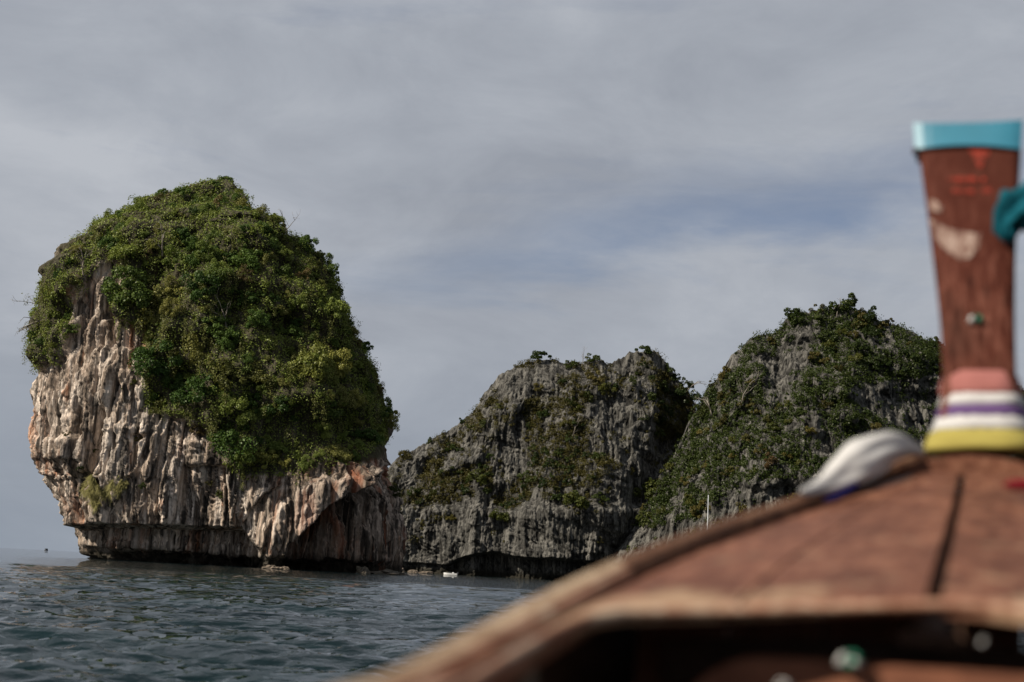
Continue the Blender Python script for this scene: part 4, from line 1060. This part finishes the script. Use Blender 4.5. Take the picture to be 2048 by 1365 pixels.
# flat paint on the aft face of the stem
def decal(name, poly, f, mat, parent=stem):
    V = [bpix(x, y, f) - BF * .0155 for x, y in poly]
    V2 = [v + BF * .002 for v in V]; k = len(V)
    F = [list(range(k))[::-1], [k + j for j in range(k)]] + [[j, (j + 1) % k, k + (j + 1) % k, k + j] for j in range(k)]
    o = obj(name, np.array(V + V2), F, mat, parent, smooth=False); return o
Mq = Mat('faded_red_paint'); m_red = Mq.fin(Mq.ramp(Mq.noise((1, 1, 1), 45, 4, .7), [(.40, (.10, .025, .016)), (.58, (.34, .045, .028))]), .8, None, .1)
m_fade = Mat('scuffed_bare_wood'); m_fade = m_fade.fin(m_fade.ramp(m_fade.noise((14, 14, 2.0), 6, 6, .7, .4), [(.40, (.10, .035, .024)), (.50, (.26, .165, .13)), (.66, (.42, .32, .27))]), .7)
def fy(y): return float(np.interp(y, [262, 292, 360, 430, 520, 640, 740], [3.97, 3.96, 3.93, 3.90, 3.87, 3.83, 3.805]))
def decal_y(name, poly, mat):
    V = [bpix(x, y, fy(y)) - BF * .0145 for x, y in poly]; V2 = [v + BF * .006 for v in V]; k = len(V)
    F = [list(range(k))[::-1], [k + j for j in range(k)]] + [[j, (j + 1) % k, k + (j + 1) % k, k + j] for j in range(k)]
    return obj(name, np.array(V + V2), F, mat, stem, smooth=False)
decal_y('painted_mark', [(1938, 303), (1982, 304), (1970, 322), (1963, 338), (1957, 338), (1950, 322)], m_red)['label'] = 'red painted triangle under the blue head'
rs_ = np.random.RandomState(2)
def letters(x0, x1, y, h, nlet):
    xs = np.linspace(x0, x1, nlet + 1)
    for a, b_ in zip(xs[:-1], xs[1:]):
        if rs_.uniform() < .12: continue
        w = (b_ - a) * .82; t = rs_.uniform(.75, 1.1) * h
        decal_y('painted_letter', [(a, y - t / 2), (a + w, y - t / 2 + rs_.uniform(-1, 1)), (a + w, y + t / 2), (a, y + t / 2)], m_red)
letters(1896, 1972, 362, 10, 9); letters(1905, 1950, 386, 11, 5); letters(1962, 1984, 384, 11, 3)
decal_y('scuffed_patch', [(1856, 400), (1872, 404), (1886, 418), (1882, 428), (1862, 424)], m_fade)
decal_y('scuffed_patch', [(1858, 438), (1878, 452), (1905, 462), (1938, 468), (1962, 470), (1956, 498), (1940, 518), (1918, 522), (1895, 506), (1874, 486), (1864, 462)], m_fade)
V, F = tube([bpix(1834, 303, 3.95), bpix(1826, 303, 3.95)], [.012, .010], 8); obj('peg', V, F, m_hull, boat)

# sashes wound round the foot of the stem
m_pink = plain('faded_pink_cloth', (0.3840, 0.1520, 0.1360), .9, .1, .35)
m_white = plain('white_cloth', (0.5600, 0.5520, 0.5440), .9, .1, .12)
m_purple = plain('purple_cloth', (0.1360, 0.0800, 0.2000), .9, .1, .2)
m_yellow = plain('yellow_cloth', (.40, .34, .09), .9, .1, .25)
SW = [(740, 1884, 2034), (765, 1882, 2040), (786, 1880, 2046), (808, 1879, 2050), (830, 1872, 2056), (856, 1861, 2066), (880, 1852, 2078), (897, 1846, 2084)]
swt = np.array(SW, float)
def sash(name, y0, y1, mat, label):
    rows = [] ; n = 7
    for k, y in enumerate(np.linspace(y0, y1, n)):
        y = y + 1e-6; q = k / (n - 1); bulge = .004 * math.sin(math.pi * q) ** .6 - (.002 if k in (0, n - 1) else 0)
        x0, x1 = np.interp(y, swt[:, 0], swt[:, 1]), np.interp(y, swt[:, 0], swt[:, 2])
        f = np.interp(y, [740, 905], [3.785, 3.735]); th = .17 + (y - 740) / 165 * .10
        a, b_ = bpix(x0, y, f), bpix(x1, y, f); m = (a + b_) / 2; d = (b_ - a) / 2; ring = []
        for t in np.linspace(0, 2 * math.pi, 41)[:-1]:
            c, s = math.cos(t), math.sin(t)
            e = (abs(c) ** 3 + abs(s) ** 3) ** (-1 / 3)
            wob = .002 * math.sin(7 * t + y * .13) + .0015 * math.sin(17 * t + y * .21 + y0) + .003 * float(nz(np.array([c * 2, s * 2, y * .09]), (1.5, 1.5, 1), 3))
            ring.append(m + d * (e * c) + BF * (th / 2 + th / 2 * e * -s) + (d / np.linalg.norm(d) * c - BF * s) * (bulge + wob))
        rows.append(ring)
    V, F = ring_solid(np.array(rows)); o = obj(name, V, F, mat, origin=tuple(np.mean(rows[-1], axis=0))); setp(o, label, 'sash', 'sashes wound round the prow')
sash('prow_sash', 740, 787, m_pink, 'faded pink cloth sash, topmost round the prow')
sash('prow_sash', 785, 809, m_white, 'narrow white sash between the pink and the purple one')
sash('prow_sash', 807, 832, m_purple, 'purple cloth sash in the middle of the prow wrapping')
sash('prow_sash', 829, 859, m_white, 'white sash between the purple and the yellow one')
sash('prow_sash', 856, 898, m_yellow, 'yellow cloth sash, lowest round the foot of the prow')

# cloths and tied rags
def bundle(name, pts, f0, f1, mat, label, cat, seed, pleat=.12, k=36, flat=1.0):
    p = np.array(pts, float); t = np.linspace(0, len(p) - 1, 40); q = np.stack([np.interp(t, np.arange(len(p)), p[:, c]) for c in range(3)], 1)
    kk = np.ones(5) / 5
    for c in range(3): q[2:-2, c] = np.convolve(q[:, c], kk, 'valid')
    fs = np.linspace(f0, f1, 40); rows = []
    for i in range(40):
        c0 = bpix(q[i, 0], q[i, 1], fs[i]); r = q[i, 2] * fs[i] / FPX
        j0, j1 = max(i - 1, 0), min(i + 1, 39)
        tx = np.array([q[j1, 0] - q[j0, 0], -(q[j1, 1] - q[j0, 1])]); tx /= np.linalg.norm(tx)
        nv = -tx[1] * rt + tx[0] * up; dv = fw
        ring = []
        for a in np.arange(k) * 2 * math.pi / k:
            q3 = np.array([math.cos(a) * 1.6, math.sin(a) * 1.6, i * .11])
            rr = r * (1 + pleat * math.sin(5 * a + i * .10 + seed) + pleat * .6 * math.sin(9 * a - i * .16 + 2 * seed) + 1.6 * pleat * float(nz(q3, (1.3, 1.3, 1.0), seed * 5)) + pleat * float(nz(q3, (3.0, 3.0, 2.4), seed * 7)))
            ring.append(c0 + nv * rr * math.sin(a) + dv * rr * flat * math.cos(a))
        rows.append(ring)
    V, F = ring_solid(np.array(rows)); o = obj(name, V, F, mat, origin=tuple(np.mean(V, axis=0))); return setp(o, label, cat)
bundle('cloth_bundle', [(1600, 985, 4), (1622, 981, 11), (1650, 970, 19), (1684, 948, 31), (1722, 922, 40), (1760, 899, 33), (1798, 892, 23), (1824, 898, 13), (1848, 907, 5)], 3.30, 3.72, m_white,
       'white folded cloth lying over the port gunwale beside the prow', 'cloth', 1.0, .11)
m_navy = plain('dark_blue_cloth', (.011, .009, .065), .9, .1, .2)
bundle('cloth_strip', [(1650, 1003, 4), (1668, 997, 9), (1690, 984, 10), (1716, 968, 6)], 3.28, 3.36, m_navy, 'dark blue cloth end hanging under the white folded cloth', 'cloth', 2.0, .08)
m_teal = plain('turquoise_cloth', (.006, .105, .145), .85, .1, .4)
bundle('knotted_scarf', [(2020, 486, 6), (2015, 466, 17), (2012, 446, 20), (2028, 430, 31), (2052, 414, 36), (2080, 398, 32), (2110, 396, 8)], 3.84, 3.80, m_teal,
       'turquoise cloth knotted on the right side of the prow', 'cloth', 3.0, .30)
m_crim = plain('crimson_cloth', (0.1600, 0.0096, 0.0160), .9, .1, .2)
bundle('red_rag', [(2008, 970, 4), (2024, 970, 9), (2050, 971, 11), (2075, 968, 5)], 3.30, 3.30, m_crim, 'small crimson rag on the deck at the right edge', 'cloth', 4.0, .1)
m_green = plain('green_ribbon', (.02, .17, .10), .8, .2, .3)
def tuft(x, y, f, r, label, cols, seed, angs=None):
    rs = np.random.RandomState(seed); root = empty('ribbon_tuft', tuple(bpix(x, y, f)))
    for k, m in enumerate(cols):
        a = (math.radians(angs[k]) if angs else 2 * math.pi * k / len(cols)) + rs.uniform(-.2, .2); n = 9; rows = []
        for t in np.linspace(0, 1, n):
            c = bpix(x + r * 1.1 * t * math.cos(a), y - r * .8 * t * math.sin(a) + r * .3 * t * t, f) - BF * (.012 * math.sin(math.pi * t) + .002)
            wv = r * f / FPX * .5 * math.sin(math.pi * min(1, t * .8 + .12))
            pr = -math.sin(a) * rt + math.cos(a) * up
            rows.append([c - pr * wv, c - BF * .006, c + pr * wv])
        V, F = slab(np.array(rows), BF * .0025); obj('ribbon_loop', V, F, m, root)
    setp(root, label, 'ribbon')
tuft(1952, 638, 3.815, 15, 'small green and white ribbon pinned to the middle of the prow', [m_green, m_white, m_green], 6, [80, 200, -10])
tuft(1700, 1316, 2.175, 25, 'green and white ribbon tied to the board under the foredeck', [m_green, m_green, m_white, m_white, m_green], 2, [75, 20, 190, -25, -70])
tuft(1966, 1282, 2.175, 11, 'pale scrap of ribbon under the foredeck at the right', [m_white, m_white], 3, [65, 245])
tuft(1566, 1368, 2.175, 15, 'pale rag on the board at the bottom of the picture', [m_white, m_white, m_white], 4)
